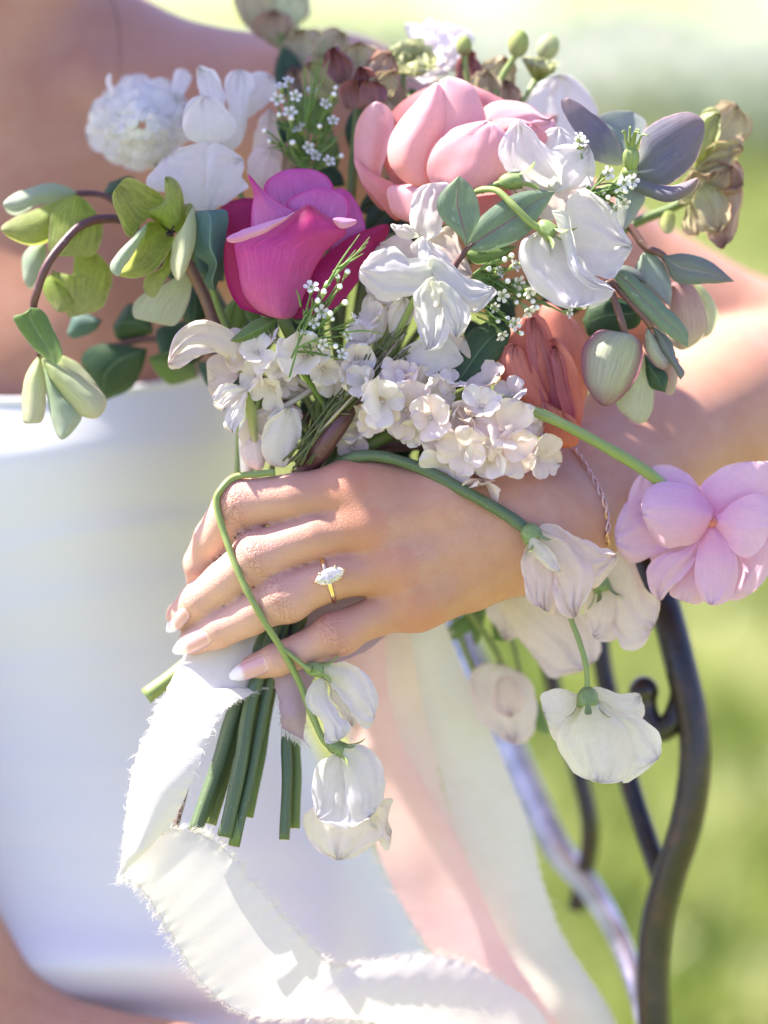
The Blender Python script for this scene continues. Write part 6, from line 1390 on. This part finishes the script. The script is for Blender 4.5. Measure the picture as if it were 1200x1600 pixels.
# ================================================================ far shrubs
def shrub(label, x, y, r, h, n, leaf, seed, mat):
    g = np.random.default_rng(seed); t = bpy.data.objects.new('shrub', None); COL.objects.link(t); t.location = (x, y, 0); props(t, label, 'shrub', 'silvery shrubs at the edge of the lawn')
    ce = np.array([x, y, 0.0]); cl = g.normal(0, .6, (40, 3)); ct = g.random(40); ki = g.integers(0, 40, n)
    q = cl[ki] + g.normal(0, .10, (n, 3)); c = ce + np.c_[q[:, 0] * r, q[:, 1] * r, np.abs(q[:, 2] * .5 + .5) * h + .02]
    d1 = g.normal(size=(n, 3)); d1 /= np.linalg.norm(d1, axis=1)[:, None]; d2 = np.cross(d1, g.normal(size=(n, 3))); d2 /= np.linalg.norm(d2, axis=1)[:, None]
    V = np.stack([c - d1 * leaf, c + d2 * leaf * .45, c + d1 * leaf, c - d2 * leaf * .45], 1).reshape(-1, 3); F = (np.arange(n)[:, None] * 4 + np.arange(4)).tolist()
    tone = np.clip(ct[ki] + g.normal(0, .1, n), 0, 1)
    mesh_obj('crown', V, F, mat, t, world_space=True, attrs={'tone': np.repeat(tone, 4)})
    parts = []
    for k in range(6):
        a = g.uniform(0, 6.28); parts.append(([(x, y, 0, .04)], a))
    Vs, Fs, k0 = [], [], 0
    for _, a in parts:
        e = np.array([x + cos(a) * r * .5, y + sin(a) * r * .5, h * .7])
        for i in range(6):
            Vs += [np.array([x, y, 0]) + .05 * np.array([cos(i * 1.047), sin(i * 1.047), 0])]
        for i in range(6): Vs += [e + .015 * np.array([cos(i * 1.047), sin(i * 1.047), 0])]
        Fs += [[k0 + i, k0 + (i + 1) % 6, k0 + 6 + (i + 1) % 6, k0 + 6 + i] for i in range(6)]; k0 += 12
    mesh_obj('trunk', np.array(Vs), Fs, bpy.data.materials['brown_stem'], t, np.zeros((len(Vs), 2)), world_space=True)
def tone_mat(name, stops, tr=.3):
    m, n, out = mat_base(name); b = NB(n); c = b.ramp(b.attr('tone'), stops)
    p = principled(b, c, .5); t = b.new('ShaderNodeBsdfTranslucent'); b.link(c, t.inputs[0]); mx = b.new('ShaderNodeMixShader'); mx.inputs[0].default_value = tr
    b.link(p.outputs[0], mx.inputs[1]); b.link(t.outputs[0], mx.inputs[2]); b.link(mx.outputs[0], out.inputs[0]); return m
SILV = tone_mat('silver_leaf', [(0, (.16, .21, .11)), (.5, (.40, .44, .33)), (1, (.74, .76, .70))])
def ground_at(px, py):
    """where the sight line through a point of the picture meets the lawn"""
    o = np.array(cam_o.location); d = W(P(px, py, 0)[None])[0] - o; return o + d * (-o[2] / d[2])
for lab, px, py, r, h_, n_, sd_ in (('low grey green shrub far off at the upper right, nearest of the three', 1130, 190, .9, .22, 2600, 1), ('low silvery shrub far off near the top edge, behind the buds and the mauve hellebore', 1010, 120, 1.1, .25, 2600, 2), ('low silvery shrub at the right edge far behind the tan ruffled bloom', 1290, 230, 1.2, .3, 3000, 3)):
    gp = ground_at(px, py); shrub(lab, gp[0], gp[1], r, h_, n_, .085, sd_, SILV)
